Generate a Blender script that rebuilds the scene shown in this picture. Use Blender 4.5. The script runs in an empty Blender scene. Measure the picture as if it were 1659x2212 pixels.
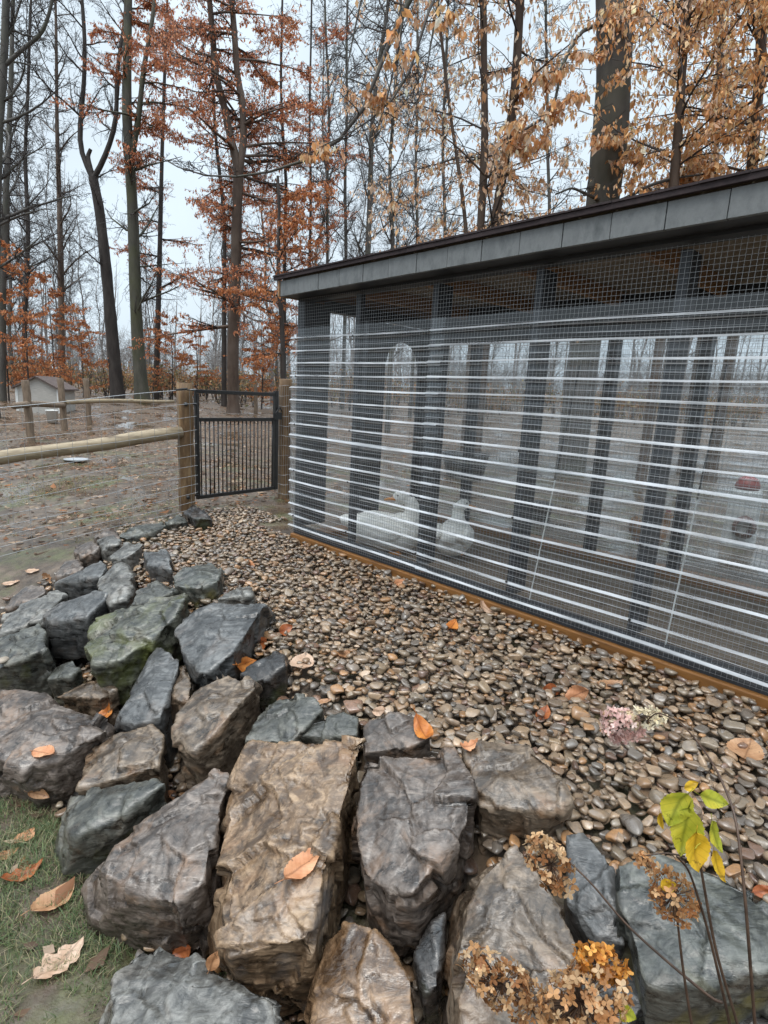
import bpy, bmesh, math, random
import numpy as np
from mathutils import Vector, Matrix, noise
from mathutils.bvhtree import BVHTree
random.seed(7); rng = np.random.default_rng(7)
S = bpy.context.scene
# ------------------------------------------------------------------ camera, sky, sun, exposure
FPX, PITCH, ROLL, CZ = 1218.5, math.radians(11.638), math.radians(2.849), 1.08
_F = np.array([0, math.cos(PITCH), -math.sin(PITCH)]); _u = np.array([0, math.sin(PITCH), math.cos(PITCH)]); _x = np.array([1., 0, 0])
_X = math.cos(ROLL)*_x + math.sin(ROLL)*_u; _U = -math.sin(ROLL)*_x + math.cos(ROLL)*_u
CAM = np.array([0, 0, CZ])
cd = bpy.data.cameras.new('camera'); cam = bpy.data.objects.new('camera', cd); S.collection.objects.link(cam)
cd.sensor_fit = 'VERTICAL'; cd.sensor_height = 24; cd.lens = 24*FPX/2212; cd.clip_start = .05; cd.clip_end = 600
M4 = Matrix.Identity(4)
for i in range(3): M4[i][0], M4[i][1], M4[i][2], M4[i][3] = _X[i], _U[i], -_F[i], CAM[i]
cam.matrix_world = M4; S.camera = cam
W = bpy.data.worlds.new('World'); S.world = W; W.use_nodes = True
SUN_EL, SUN_AZ = math.radians(66), math.radians(215)
nt = W.node_tree; nt.nodes.clear()
sky = nt.nodes.new('ShaderNodeTexSky'); sky.sky_type = 'NISHITA'; sky.sun_disc = False
sky.sun_elevation = SUN_EL; sky.sun_rotation = SUN_AZ; sky.air_density = 1.0; sky.dust_density = 4.0; sky.ozone_density = 1.0
hs = nt.nodes.new('ShaderNodeHueSaturation'); hs.inputs['Saturation'].default_value = .3
tc = nt.nodes.new('ShaderNodeTexCoord'); nz = nt.nodes.new('ShaderNodeTexNoise'); nz.inputs['Scale'].default_value = 2.2; nz.inputs['Detail'].default_value = 5
mr = nt.nodes.new('ShaderNodeMapRange'); mr.inputs[1].default_value = .3; mr.inputs[2].default_value = .7; mr.inputs[3].default_value = .55; mr.inputs[4].default_value = .97
mx = nt.nodes.new('ShaderNodeMix'); mx.data_type = 'RGBA'; mx.inputs[7].default_value = (5.7, 6.7, 7.5, 1)
bg = nt.nodes.new('ShaderNodeBackground'); bg.inputs[1].default_value = .1
ow = nt.nodes.new('ShaderNodeOutputWorld')
L = nt.links.new
L(sky.outputs[0], hs.inputs['Color']); L(tc.outputs['Generated'], nz.inputs['Vector']); L(nz.outputs[0], mr.inputs[0])
L(mr.outputs[0], mx.inputs[0]); L(hs.outputs[0], mx.inputs[6]); sp_ = nt.nodes.new('ShaderNodeSeparateXYZ'); zg = nt.nodes.new('ShaderNodeMapRange'); zg.inputs[1].default_value = .5; zg.inputs[2].default_value = 1.; zg.inputs[3].default_value = 1.; zg.inputs[4].default_value = 3.6
zm = nt.nodes.new('ShaderNodeVectorMath'); zm.operation = 'SCALE'
L(tc.outputs['Generated'], sp_.inputs[0]); L(sp_.outputs[2], zg.inputs[0]); L(mx.outputs[2], zm.inputs[0]); L(zg.outputs[0], zm.inputs['Scale']); L(zm.outputs[0], bg.inputs[0]); L(bg.outputs[0], ow.inputs[0])
sl = bpy.data.lights.new('sun', 'SUN'); sl.energy = 1.2; sl.angle = math.radians(24); sl.color = (1, .95, .88)
so = bpy.data.objects.new('sun', sl); S.collection.objects.link(so)
sd = Vector((math.sin(SUN_AZ)*math.cos(SUN_EL), math.cos(SUN_AZ)*math.cos(SUN_EL), math.sin(SUN_EL)))
so.rotation_euler = sd.to_track_quat('Z', 'Y').to_euler()
S.view_settings.view_transform = 'Standard'; S.view_settings.look = 'None'; S.view_settings.exposure = 0.68; S.view_settings.gamma = 1
S.render.engine = 'CYCLES'; S.cycles.use_denoising = True; S.cycles.max_bounces = 7; S.cycles.transparent_max_bounces = 24
S.cycles.diffuse_bounces = 3; S.cycles.glossy_bounces = 3; S.cycles.caustics_reflective = False; S.cycles.caustics_refractive = False

# ------------------------------------------------------------------ plan geometry (a = towards the coop, t = along its front)
D_ = np.array([-1, 1, 0])/2**.5; N_ = np.array([1, 1, 0])/2**.5
def ray(px, py): return _F + _X*(px-829.5)/FPX - _U*(py-1106)/FPX
def G(px, py, z=0): v = ray(px, py); return CAM + v*(z-CZ)/v[2]
def A(px, py, Y): v = ray(px, py); return CAM + v*Y/v[1]
def proj(P): q = np.asarray(P, float)-CAM; z = q@_F; return 829.5+FPX*(q@_X)/z, 1106-FPX*(q@_U)/z, z
def smooth(e0, e1, x): x = np.clip((x-e0)/(e1-e0), 0, 1); return x*x*(3-2*x)
def H(x, y):
    a = (x+y)/2**.5; t = (y-x)/2**.5
    near = -.42*np.clip((1.3-a)/.85, 0, 1)
    far = -.13*np.clip(2.2-a, 0, 3.)
    w = smooth(3.9, 4.5, t)
    dist = np.hypot(x, y)
    return near*(1-w)+far*w + .021*np.maximum(0, dist-8)
def gap(x, y):
    a = (x+y)/2**.5; t = (y-x)/2**.5
    return -.17*smooth(.42, .6, a)*(1-smooth(1.02, 1.2, a))*(1-smooth(3.7, 4.0, t))
def hit(px, py, off=0.):
    v = ray(px, py); k = np.concatenate([np.arange(.4, 10, .01), np.arange(10, 60, .05)]); P = CAM+k[:, None]*v
    below = P[:, 2] < H(P[:, 0], P[:, 1])+off
    i = int(np.argmax(below)); return P[i]

# ------------------------------------------------------------------ materials
MATS = {}
def mat(name, col=(.5, .5, .5), rough=.6, spec=.5, metal=0.):
    m = bpy.data.materials.new(name); m.use_nodes = True
    b = m.node_tree.nodes['Principled BSDF']; b.inputs['Base Color'].default_value = (*col, 1)
    b.inputs['Roughness'].default_value = rough; b.inputs['Metallic'].default_value = metal
    b.inputs['Specular IOR Level'].default_value = spec; MATS[name] = m; return m
def N(m, t, **kw):
    n = m.node_tree.nodes.new(t)
    for k, v in kw.items():
        if k.startswith('i_'):
            k = k[2:]; n.inputs[int(k) if k.isdigit() else k].default_value = v
        else: setattr(n, k, v)
    return n
def lk(m, a, b): m.node_tree.links.new(a, b)
def ramp(m, src, stops):
    r = N(m, 'ShaderNodeValToRGB'); e = r.color_ramp.elements
    while len(e) < len(stops): e.new(.5)
    for q, (p, c) in zip(e, stops): q.position = p; q.color = (*c, 1) if len(c) == 3 else c
    lk(m, src, r.inputs[0]); return r.outputs[0]
def noisetex(m, scale, detail=6, rough=.6, co='Object', stretch=None, dist=0.):
    o = N(m, 'ShaderNodeNewGeometry').outputs['Position'] if co == 'Position' else N(m, 'ShaderNodeTexCoord').outputs[co]
    if stretch:
        mp = N(m, 'ShaderNodeMapping'); mp.inputs['Scale'].default_value = stretch; lk(m, o, mp.inputs[0]); o = mp.outputs[0]
    n = N(m, 'ShaderNodeTexNoise'); n.inputs['Scale'].default_value = scale; n.inputs['Detail'].default_value = detail
    n.inputs['Roughness'].default_value = rough; n.inputs['Distortion'].default_value = dist
    lk(m, o, n.inputs['Vector']); return n.outputs[0]
def mixc(m, f, c1, c2, mode='MIX'):
    x = N(m, 'ShaderNodeMix', data_type='RGBA', blend_type=mode)
    for s, i in ((f, 0), (c1, 6), (c2, 7)):
        if hasattr(s, 'links'): lk(m, s, x.inputs[i])
        elif i == 0: x.inputs[0].default_value = s
        else: x.inputs[i].default_value = (*s, 1)
    return x.outputs[2]
def bump(m, src, dist, strength=1.):
    b = N(m, 'ShaderNodeBump'); b.inputs['Distance'].default_value = dist; b.inputs['Strength'].default_value = strength
    lk(m, src, b.inputs['Height']); lk(m, b.outputs[0], m.node_tree.nodes['Principled BSDF'].inputs['Normal']); return b
def P(m): return m.node_tree.nodes['Principled BSDF']
def setc(m, o): lk(m, o, P(m).inputs['Base Color'])

def noisy(name, c1, c2, scale, rough=.6, bd=.0, stretch=None, c3=None, spec=.4, co='Object', detail=6):
    m = mat(name, c1, rough, spec); n = noisetex(m, scale, detail, .62, co, stretch)
    st = [(.33, c1), (.67, c2)] if c3 is None else [(.3, c1), (.5, c2), (.7, c3)]
    setc(m, ramp(m, n, st))
    if bd: bump(m, n, bd)
    return m
charcoal = noisy('charcoal_paint', (.022, .024, .028), (.034, .036, .042), 14, .5, .0006)
fascia_m = noisy('slate_fascia', (.075, .081, .083), (.15, .157, .158), 9, .5, .006, stretch=(1.6, 1, .7), c3=(.11, .116, .118))
roof_m = noisy('dark_shingle', (.018, .011, .012), (.036, .023, .024), 40, .8, .0012)
rawwood = noisy('rafter_wood', (.23, .12, .055), (.34, .19, .09), 6, .6, .0005, (1, 1, 12))
plydeck = noisy('plywood_deck', (.22, .18, .14), (.31, .26, .205), 4, .7, .0, (1, 6, 1))
sillwood = noisy('wet_treated_timber', (.07, .03, .010), (.20, .09, .026), 3, .42, .002, (1, 8, 8), (.13, .056, .016))
galv = mat('galvanised_wire', (.27, .275, .28), .45, .5, .4)
screwm = mat('dark_screw', (.03, .03, .03), .4)
blackm = noisy('black_powder_coat', (.010, .009, .009), (.022, .02, .019), 30, .35, 0)
rubber = noisy('black_rubber', (.012, .012, .013), (.025, .025, .026), 20, .5, .0005)
whitep = noisy('white_plastic', (.55, .56, .55), (.68, .68, .66), 8, .4, 0)
redp = mat('red_plastic', (.17, .025, .02), .45)
brownp = mat('brown_plastic', (.07, .025, .018), .4)
siding = noisy('weathered_white_siding', (.30, .285, .26), (.46, .44, .41), 8, .7, .002, (1, 1, 14))
shroof = noisy('brown_shed_roof', (.07, .05, .045), (.12, .09, .08), 9, .8)
feather = noisy('white_feathers', (.80, .77, .71), (.90, .88, .85), 28, .75, .0022, (1, 3, 2))
bill = mat('orange_bill', (.62, .24, .04), .4)
eyem = mat('black_eye', (.008, .008, .008), .15)
henm = noisy('tan_hen_feathers', (.25, .11, .045), (.42, .22, .10), 30, .75, .002)
combm = mat('red_comb', (.35, .03, .03), .5)
def post_wood(name):
    m = mat(name, (.3, .2, .1), .62, .35)
    n = noisetex(m, 5, 8, .65, 'Object', (5, 5, .8)); g = noisetex(m, 30, 4, .6, 'Object', (8, 8, .35)); k = noisetex(m, 2.2, 4, .6, 'Object', (2, 2, 1.6), 1.2)
    c = ramp(m, n, [(.28, (.045, .023, .010)), (.48, (.13, .074, .033)), (.7, (.27, .18, .095))])
    c = mixc(m, ramp(m, k, [(.45, (0, 0, 0)), (.62, (.6, .6, .6))]), c, (.10, .06, .03)); setc(m, c); bump(m, g, .0015); return m
postm = post_wood('round_post_wood')
railm = noisy('grey_peeled_rail', (.085, .055, .03), (.33, .26, .17), 4, .6, .0012, (1, 1, 8), (.20, .145, .085))
weath = noisy('weathered_post_grey_brown', (.10, .07, .05), (.22, .16, .11), 6, .7, .003, (4, 4, 1))
def poly_mat(name, opacity, col, rough=.12, gl=1.):
    m = bpy.data.materials.new(name); m.use_nodes = True; t = m.node_tree; t.nodes.clear(); MATS[name] = m
    tr = t.nodes.new('ShaderNodeBsdfTransparent'); tr.inputs[0].default_value = (.93, .95, .96, 1)
    tl = t.nodes.new('ShaderNodeBsdfTranslucent'); tl.inputs[0].default_value = (*col, 1)
    df = t.nodes.new('ShaderNodeBsdfDiffuse'); df.inputs[0].default_value = (*col, 1)
    a = t.nodes.new('ShaderNodeMixShader'); a.inputs[0].default_value = .35
    t.links.new(df.outputs[0], a.inputs[1]); t.links.new(tl.outputs[0], a.inputs[2])
    b = t.nodes.new('ShaderNodeMixShader')
    co = t.nodes.new('ShaderNodeTexCoord'); mp = t.nodes.new('ShaderNodeMapping'); mp.inputs['Scale'].default_value = (1.6, 1, 13)
    n = t.nodes.new('ShaderNodeTexNoise'); n.inputs['Scale'].default_value = 1.5; n.inputs['Detail'].default_value = 6
    r = t.nodes.new('ShaderNodeMapRange'); r.inputs[1].default_value = .3; r.inputs[2].default_value = .75; r.inputs[3].default_value = opacity*.3; r.inputs[4].default_value = min(1, opacity*1.7)
    t.links.new(co.outputs['Object'], mp.inputs[0]); t.links.new(mp.outputs[0], n.inputs[0]); t.links.new(n.outputs[0], r.inputs[0]); t.links.new(r.outputs[0], b.inputs[0])
    t.links.new(tr.outputs[0], b.inputs[1]); t.links.new(a.outputs[0], b.inputs[2])
    g = t.nodes.new('ShaderNodeBsdfGlossy'); g.inputs['Roughness'].default_value = rough; g.inputs[0].default_value = (gl, gl, gl, 1)
    lw = t.nodes.new('ShaderNodeLayerWeight'); lw.inputs[0].default_value = .5
    pw = t.nodes.new('ShaderNodeMath'); pw.operation = 'POWER'; pw.inputs[1].default_value = 5; t.links.new(lw.outputs['Facing'], pw.inputs[0])
    fr = t.nodes.new('ShaderNodeMath'); fr.operation = 'MULTIPLY_ADD'; fr.inputs[1].default_value = .9; fr.inputs[2].default_value = .045; t.links.new(pw.outputs[0], fr.inputs[0])
    c = t.nodes.new('ShaderNodeMixShader'); t.links.new(fr.outputs[0], c.inputs[0]); t.links.new(b.outputs[0], c.inputs[1]); t.links.new(g.outputs[0], c.inputs[2])
    o = t.nodes.new('ShaderNodeOutputMaterial'); t.links.new(c.outputs[0], o.inputs[0]); return m
poly_clear = poly_mat('clear_polycarbonate', .016, (.62, .62, .62))
poly_back = poly_mat('dusty_back_polycarbonate', .24, (.24, .215, .19))
poly_glint = poly_mat('polycarbonate_rib_painted_glint', .56, (.86, .89, .93), .2)  # whitish strips: the bright light lines along the ribs, painted as colour
def leaf_mat(name, attr='tint', tl=.35, rough=.5):
    m = bpy.data.materials.new(name); m.use_nodes = True; b = P(m); MATS[name] = m
    at = N(m, 'ShaderNodeAttribute', attribute_name=attr); lk(m, at.outputs['Color'], b.inputs['Base Color']); b.inputs['Roughness'].default_value = rough
    b.inputs['Specular IOR Level'].default_value = .3
    t = N(m, 'ShaderNodeBsdfTranslucent'); lk(m, at.outputs['Color'], t.inputs[0])
    x = N(m, 'ShaderNodeMixShader'); x.inputs[0].default_value = tl
    lk(m, b.outputs[0], x.inputs[1]); lk(m, t.outputs[0], x.inputs[2]); lk(m, x.outputs[0], m.node_tree.nodes['Material Output'].inputs[0]); return m
leafm = leaf_mat('tinted_leaf', tl=.45)
def leaf_flat(name, c1, c2, tl=.25):
    m = leaf_mat(name, tl=tl, rough=.4); n = noisetex(m, 22, 5, .6, 'Object'); c = ramp(m, n, [(.35, c1), (.66, c2)]); tcd = N(m, 'ShaderNodeTexCoord'); sx = N(m, 'ShaderNodeSeparateXYZ'); lk(m, tcd.outputs['Object'], sx.inputs[0])
    ab = N(m, 'ShaderNodeMath', operation='ABSOLUTE'); lk(m, sx.outputs[1], ab.inputs[0]); c = mixc(m, ramp(m, ab.outputs[0], [(.0, (.7, .7, .7)), (.0014, (0, 0, 0))]), c, tuple(v*.45 for v in c1))
    vx = N(m, 'ShaderNodeMath', operation='MULTIPLY_ADD'); vx.inputs[1].default_value = -.8; lk(m, ab.outputs[0], vx.inputs[0]); lk(m, sx.outputs[0], vx.inputs[2]); sn = N(m, 'ShaderNodeMath', operation='SINE'); ms = N(m, 'ShaderNodeMath', operation='MULTIPLY'); ms.inputs[1].default_value = 480; lk(m, vx.outputs[0], ms.inputs[0]); lk(m, ms.outputs[0], sn.inputs[0])
    c = mixc(m, ramp(m, sn.outputs[0], [(.82, (0, 0, 0)), (.97, (.22, .22, .22))]), c, tuple(v*.5 for v in c1)); sp2 = noisetex(m, 90, 3, .6, 'Object'); c = mixc(m, ramp(m, sp2, [(.64, (0, 0, 0)), (.72, (.8, .8, .8))]), c, tuple(v*.25 for v in c1))
    for q in m.node_tree.nodes:
        if q.type in ('BSDF_PRINCIPLED', 'BSDF_TRANSLUCENT'): lk(m, c, q.inputs[0])
    return m
def bark(name, c1, c2, c3=None, scale=5, bd=.005):
    m = mat(name, c1, .75, .3); n = noisetex(m, scale, 8, .65, 'Object', (1, 1, .3)); k = noisetex(m, 1.1, 3, .5, 'Object')
    c = ramp(m, n, [(.3, c1), (.68, c2)])
    if c3: c = mixc(m, ramp(m, k, [(.45, (0, 0, 0)), (.7, (.8, .8, .8))]), c, c3)
    setc(m, c); bump(m, n, bd); return m
bark_dark = bark('dark_wet_bark', (.020, .016, .014), (.06, .05, .045))
bark_grey = bark('grey_bark', (.045, .04, .037), (.11, .10, .09), (.06, .065, .04))
bark_green = bark('mossy_grey_bark', (.04, .038, .03), (.095, .09, .07), (.07, .075, .03))
bark_brown = bark('red_brown_beech_bark', (.04, .025, .018), (.11, .075, .055), (.13, .10, .08))
bark_far = bark('haze_paled_far_bark', (.13, .115, .108), (.25, .23, .215))  # colour paled to stand in for haze over the distant wood
twigm = bark('twig_bark', (.03, .024, .022), (.06, .05, .046))
def rock_mat(name, c1, c2, c3, moss=None, mossamt=0., rough=.40, vein=.35):
    rust = .12 if ('slate' in name or 'green' in name or 'light' in name or 'dark' in name) else .55
    c1, c2, c3 = (tuple(v*k for v in c) for c, k in ((c1, .19), (c2, .32), (c3, .48)))
    m = mat(name, c1, rough, .42)
    n1 = noisetex(m, 3.5, 9, .68, 'Object', None, .6); n2 = noisetex(m, 11, 5, .6, 'Object', (.7, 1.3, 2.2), 1.0); n3 = noisetex(m, 70, 5, .7, 'Object'); n4 = noisetex(m, 2.1, 4, .6, 'Object', None, 1.)
    c = ramp(m, n1, [(.37, c1), (.5, c2), (.63, c3)])
    c = mixc(m, ramp(m, n2, [(.36, (.9, .9, .9)), (.46, (0, 0, 0))]), c, tuple(v*vein for v in c1))
    c = mixc(m, ramp(m, n2, [(.54, (0, 0, 0)), (.66, (.7, .7, .7))]), c, tuple(min(.8, v*1.3) for v in c3))
    c = mixc(m, ramp(m, n3, [(.52, (0, 0, 0)), (.75, (.5, .5, .5))]), c, tuple(min(1, v*1.45) for v in c3))
    gp_ = N(m, 'ShaderNodeNewGeometry'); c = mixc(m, ramp(m, gp_.outputs['Pointiness'], [(.50, (0, 0, 0)), (.58, (.6, .6, .6))]), c, tuple(min(.8, v*1.35) for v in c3))  # paler convex edges: wet edge highlights painted into the colour
    n5 = noisetex(m, 30, 4, .6, 'Object', (.5, 1.5, 2.4), .8); c = mixc(m, ramp(m, n5, [(.50, (0, 0, 0)), (.62, (.45, .45, .45))]), c, tuple(v*.75 for v in c1))
    n6 = noisetex(m, 4.5, 6, .65, 'Object', None, .8); n7 = noisetex(m, 6.5, 7, .7, 'Object', (1.4, .6, 1.8), 1.2)
    c = mixc(m, ramp(m, n6, [(.53, (0, 0, 0)), (.66, (rust, rust, rust))]), c, (.21, .115, .06)); c = mixc(m, ramp(m, n7, [(.50, (0, 0, 0)), (.60, (.75, .75, .75))]), c, tuple(v*.55 for v in c1))
    if moss: c = mixc(m, ramp(m, n4, [(.62-.3*mossamt, (0, 0, 0)), (.74-.2*mossamt, (.9, .9, .9))]), c, moss)
    setc(m, c)
    ad = N(m, 'ShaderNodeMath', operation='ADD'); ml = N(m, 'ShaderNodeMath', operation='MULTIPLY'); ml.inputs[1].default_value = .7
    lk(m, n5, ml.inputs[0]); lk(m, n2, ad.inputs[0]); lk(m, ml.outputs[0], ad.inputs[1]); bump(m, ad.outputs[0], .0045)
    P(m).inputs['Coat Weight'].default_value = .20; P(m).inputs['Coat Roughness'].default_value = .24
    cb = N(m, 'ShaderNodeBump'); cb.inputs['Distance'].default_value = .003; lk(m, n2, cb.inputs['Height']); lk(m, cb.outputs[0], P(m).inputs['Coat Normal'])
    rr = N(m, 'ShaderNodeMapRange'); rr.inputs[1].default_value = .3; rr.inputs[2].default_value = .7; rr.inputs[3].default_value = rough-.2; rr.inputs[4].default_value = rough+.14
    lk(m, n2, rr.inputs[0]); lk(m, rr.outputs[0], P(m).inputs['Roughness']); return m
RM = {
 'purple': rock_mat('purple_grey_rock', (.14,.096,.072), (.24,.183,.148), (.35,.285,.24)),
 'slate': rock_mat('blue_grey_slate', (.10,.096,.092), (.17,.168,.163), (.26,.258,.25)),
 'light': rock_mat('light_grey_rock', (.17,.155,.135), (.265,.25,.222), (.38,.365,.33)),
 'green': rock_mat('mossy_green_rock', (.085,.086,.056), (.175,.172,.128), (.28,.275,.215), (.085,.092,.018), .42),
 'teal': rock_mat('blue_green_rock', (.09,.094,.08), (.165,.17,.145), (.25,.25,.215), (.15,.125,.03), .2),
 'tan': rock_mat('tan_rock', (.25,.13,.06), (.43,.27,.155), (.58,.40,.25), (.13,.125,.125), .22, .4),
 'brown': rock_mat('grey_brown_rock', (.16,.10,.06), (.28,.20,.135), (.40,.305,.22), None, 0, .38),
 'dark': rock_mat('dark_rock', (.030,.026,.025), (.065,.058,.054), (.12,.108,.10), (.045,.055,.02), .2, .33),
 'wet': rock_mat('wet_brown_rock', (.15,.07,.028), (.30,.165,.08), (.45,.285,.165), None, 0, .26),
 'olive': rock_mat('olive_green_rock', (.078,.077,.058), (.145,.142,.118), (.23,.225,.19), (.085,.085,.03), .1),
}

# ------------------------------------------------------------------ builders
def tagk(o, **k):
    for a, b in k.items():
        if b is not None: o[a] = b
def link(o, parent=None):
    S.collection.objects.link(o)
    if parent: o.parent = parent
    return o
def thing(name, label, cat, loc=(0, 0, 0), rz=0., group=None):
    o = bpy.data.objects.new(name, None); o.location = loc; o.rotation_euler = (0, 0, rz); o.empty_display_size = .1
    tagk(o, label=label, category=cat, group=group); return link(o)
def onemesh(o, label, cat, group=None): tagk(o, label=label, category=cat, group=group); return o
class MB:
    def __init__(s): s.v = []; s.f = []; s.mi = []
    def add(s, v, f, mi=0):
        k = len(s.v); s.v += [tuple(map(float, q)) for q in v]; s.f += [tuple(i+k for i in q) for q in f]; s.mi += [mi]*len(f); return s
    def box(s, p0, p1, mi=0):
        x0, y0, z0 = p0; x1, y1, z1 = p1
        return s.add([(x0,y0,z0),(x1,y0,z0),(x1,y1,z0),(x0,y1,z0),(x0,y0,z1),(x1,y0,z1),(x1,y1,z1),(x0,y1,z1)],
                     [(0,3,2,1),(4,5,6,7),(0,1,5,4),(1,2,6,5),(2,3,7,6),(3,0,4,7)], mi)
    def tube(s, pts, rad, n=6, mi=0, cap=True):
        pts = [np.asarray(p, float) for p in pts]
        if not hasattr(rad, '__len__'): rad = [rad]*len(pts)
        k = len(s.v); prev = None
        for i, p in enumerate(pts):
            d = pts[min(i+1, len(pts)-1)]-pts[max(i-1, 0)]; d = d/(np.linalg.norm(d)+1e-9)
            if prev is None:
                r = np.array([0, 0, 1.]) if abs(d[2]) < .9 else np.array([1., 0, 0]); x = np.cross(d, r)
            else: x = prev-d*(prev@d)
            x = x/(np.linalg.norm(x)+1e-9); prev = x; y = np.cross(d, x)
            for j in range(n):
                an = 2*math.pi*j/n; q = p+(x*math.cos(an)+y*math.sin(an))*rad[i]; s.v.append((q[0], q[1], q[2]))
        for i in range(len(pts)-1):
            for j in range(n):
                s.f.append((k+i*n+j, k+i*n+(j+1) % n, k+(i+1)*n+(j+1) % n, k+(i+1)*n+j)); s.mi.append(mi)
        if cap:
            s.f.append(tuple(k+j for j in reversed(range(n)))); s.f.append(tuple(k+(len(pts)-1)*n+j for j in range(n))); s.mi += [mi, mi]
        return s
    def lathe(s, prof, n=24, c=(0, 0, 0), mi=0):
        k = len(s.v)
        for r, z in prof:
            for j in range(n):
                an = 2*math.pi*j/n; s.v.append((c[0]+r*math.cos(an), c[1]+r*math.sin(an), c[2]+z))
        for i in range(len(prof)-1):
            for j in range(n): s.f.append((k+i*n+j, k+i*n+(j+1) % n, k+(i+1)*n+(j+1) % n, k+(i+1)*n+j)); s.mi.append(mi)
        return s
    def build(s, name, m, parent=None, sm=False, bevel=0., loc=None):
        me = bpy.data.meshes.new(name); me.from_pydata(s.v, [], s.f); 
        for q in (m if isinstance(m, (list, tuple)) else [m]): me.materials.append(q)
        if any(s.mi): me.polygons.foreach_set('material_index', s.mi)
        if sm: me.polygons.foreach_set('use_smooth', [True]*len(s.f))
        me.update(); o = bpy.data.objects.new(name, me)
        if loc is not None: o.location = loc
        if bevel:
            b = o.modifiers.new('bevel', 'BEVEL'); b.width = bevel; b.segments = 2; b.limit_method = 'ANGLE'
        return link(o, parent)
def npmesh(name, V, Fc, m, parent=None, col=None, sm=False):
    V = np.asarray(V, np.float32); Fc = np.asarray(Fc, np.int32); me = bpy.data.meshes.new(name); k = Fc.shape[1]
    me.vertices.add(len(V)); me.vertices.foreach_set('co', V.ravel()); me.loops.add(Fc.size); me.loops.foreach_set('vertex_index', Fc.ravel())
    me.polygons.add(len(Fc)); me.polygons.foreach_set('loop_start', np.arange(0, Fc.size, k, dtype=np.int32))
    if sm: me.polygons.foreach_set('use_smooth', np.ones(len(Fc), bool))
    me.update(calc_edges=True)
    if col is not None:
        at = me.color_attributes.new('tint', 'FLOAT_COLOR', 'POINT'); c = np.ones((len(V), 4), np.float32); c[:, :3] = col; at.data.foreach_set('color', c.ravel())
    for q in (m if isinstance(m, (list, tuple)) else [m]): me.materials.append(q)
    return link(bpy.data.objects.new(name, me), parent)
def leaf_cloud(name, pts, size, pal, parent, droop=1., spread=.55, wide=.42, m=None, vary=.25, flat=False, axis=None):
    """one small folded blade per point; colours picked per leaf from a palette"""
    pts = np.asarray(pts, float); n = len(pts); ax = rng.normal(0, spread, (n, 3)); ax[:, 2] -= droop; ax /= np.linalg.norm(ax, axis=1)[:, None]
    if axis is not None: ax = np.asarray(axis, float)+rng.normal(0, .22, (n, 3)); ax /= np.linalg.norm(ax, axis=1)[:, None]
    if flat: ax[:, 2] *= .12; ax /= np.linalg.norm(ax, axis=1)[:, None]
    r = rng.normal(0, 1, (n, 3))
    if flat: r[:, :2] *= .3; r[:, 2] = 2
    sx = np.cross(ax, r); sx /= np.linalg.norm(sx, axis=1)[:, None]+1e-9; nn = np.cross(ax, sx)
    sz = (size*np.exp(rng.normal(0, vary, n)))[:, None]
    b = pts; tip = pts+ax*sz; mid = pts+ax*sz*.45
    lft = mid-sx*sz*wide*.5+nn*sz*.12; rgt = mid+sx*sz*wide*.5+nn*sz*.12
    V = np.stack([b, rgt, tip, lft], 1).reshape(-1, 3); i = np.arange(n)[:, None]*4
    Fc = np.concatenate([i+[[0, 1, 2]], i+[[0, 2, 3]]], 1).reshape(-1, 3)
    pal = np.asarray(pal, float); c = pal[rng.integers(0, len(pal), n)]*np.exp(rng.normal(0, .22, (n, 1)))
    return npmesh(name, V, Fc, m or leafm, parent, np.repeat(np.clip(c, 0, 1), 4, 0))

# ------------------------------------------------------------------ ground
def grid_axis(lo, hi, n, c):
    a, b = math.asinh(lo/c), math.asinh(hi/c); return np.sinh(np.linspace(a, b, n))*c
gx = grid_axis(-130, 130, 320, 1.2); gy = grid_axis(-40, 190, 360, 1.6)
GX, GY = np.meshgrid(gx, gy); gz = H(GX, GY)
gn = np.array([noise.fractal(Vector((x*.9, y*.9, 3.)), 1., 2., 4) for x, y in zip(GX.ravel(), GY.ravel())]).reshape(GX.shape)
aa = (GX+GY)/2**.5; tt = (GY-GX)/2**.5; pad = ((aa > 1.25) & (tt < 4.3) & (aa < 5.2)) | ((aa > 2) & (tt < 5) & (aa < 4.2))
gz = gz + gn*np.where(pad, .0, np.clip(.014+.004*np.hypot(GX, GY), 0, .12)) - np.where((aa < 2.3) & (tt < 4.), .02, 0) - .004 + gap(GX, GY)
gi = np.arange(GX.size).reshape(GX.shape)
gf = np.stack([gi[:-1, :-1], gi[:-1, 1:], gi[1:, 1:], gi[1:, :-1]], -1).reshape(-1, 4)
def gh(x, y):
    i = int(np.clip(np.searchsorted(gx, x)-1, 0, len(gx)-2)); j = int(np.clip(np.searchsorted(gy, y)-1, 0, len(gy)-2)); u = (x-gx[i])/(gx[i+1]-gx[i]); v = (y-gy[j])/(gy[j+1]-gy[j])
    return float((gz[j, i]*(1-u)+gz[j, i+1]*u)*(1-v)+(gz[j+1, i]*(1-u)+gz[j+1, i+1]*u)*v)
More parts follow.
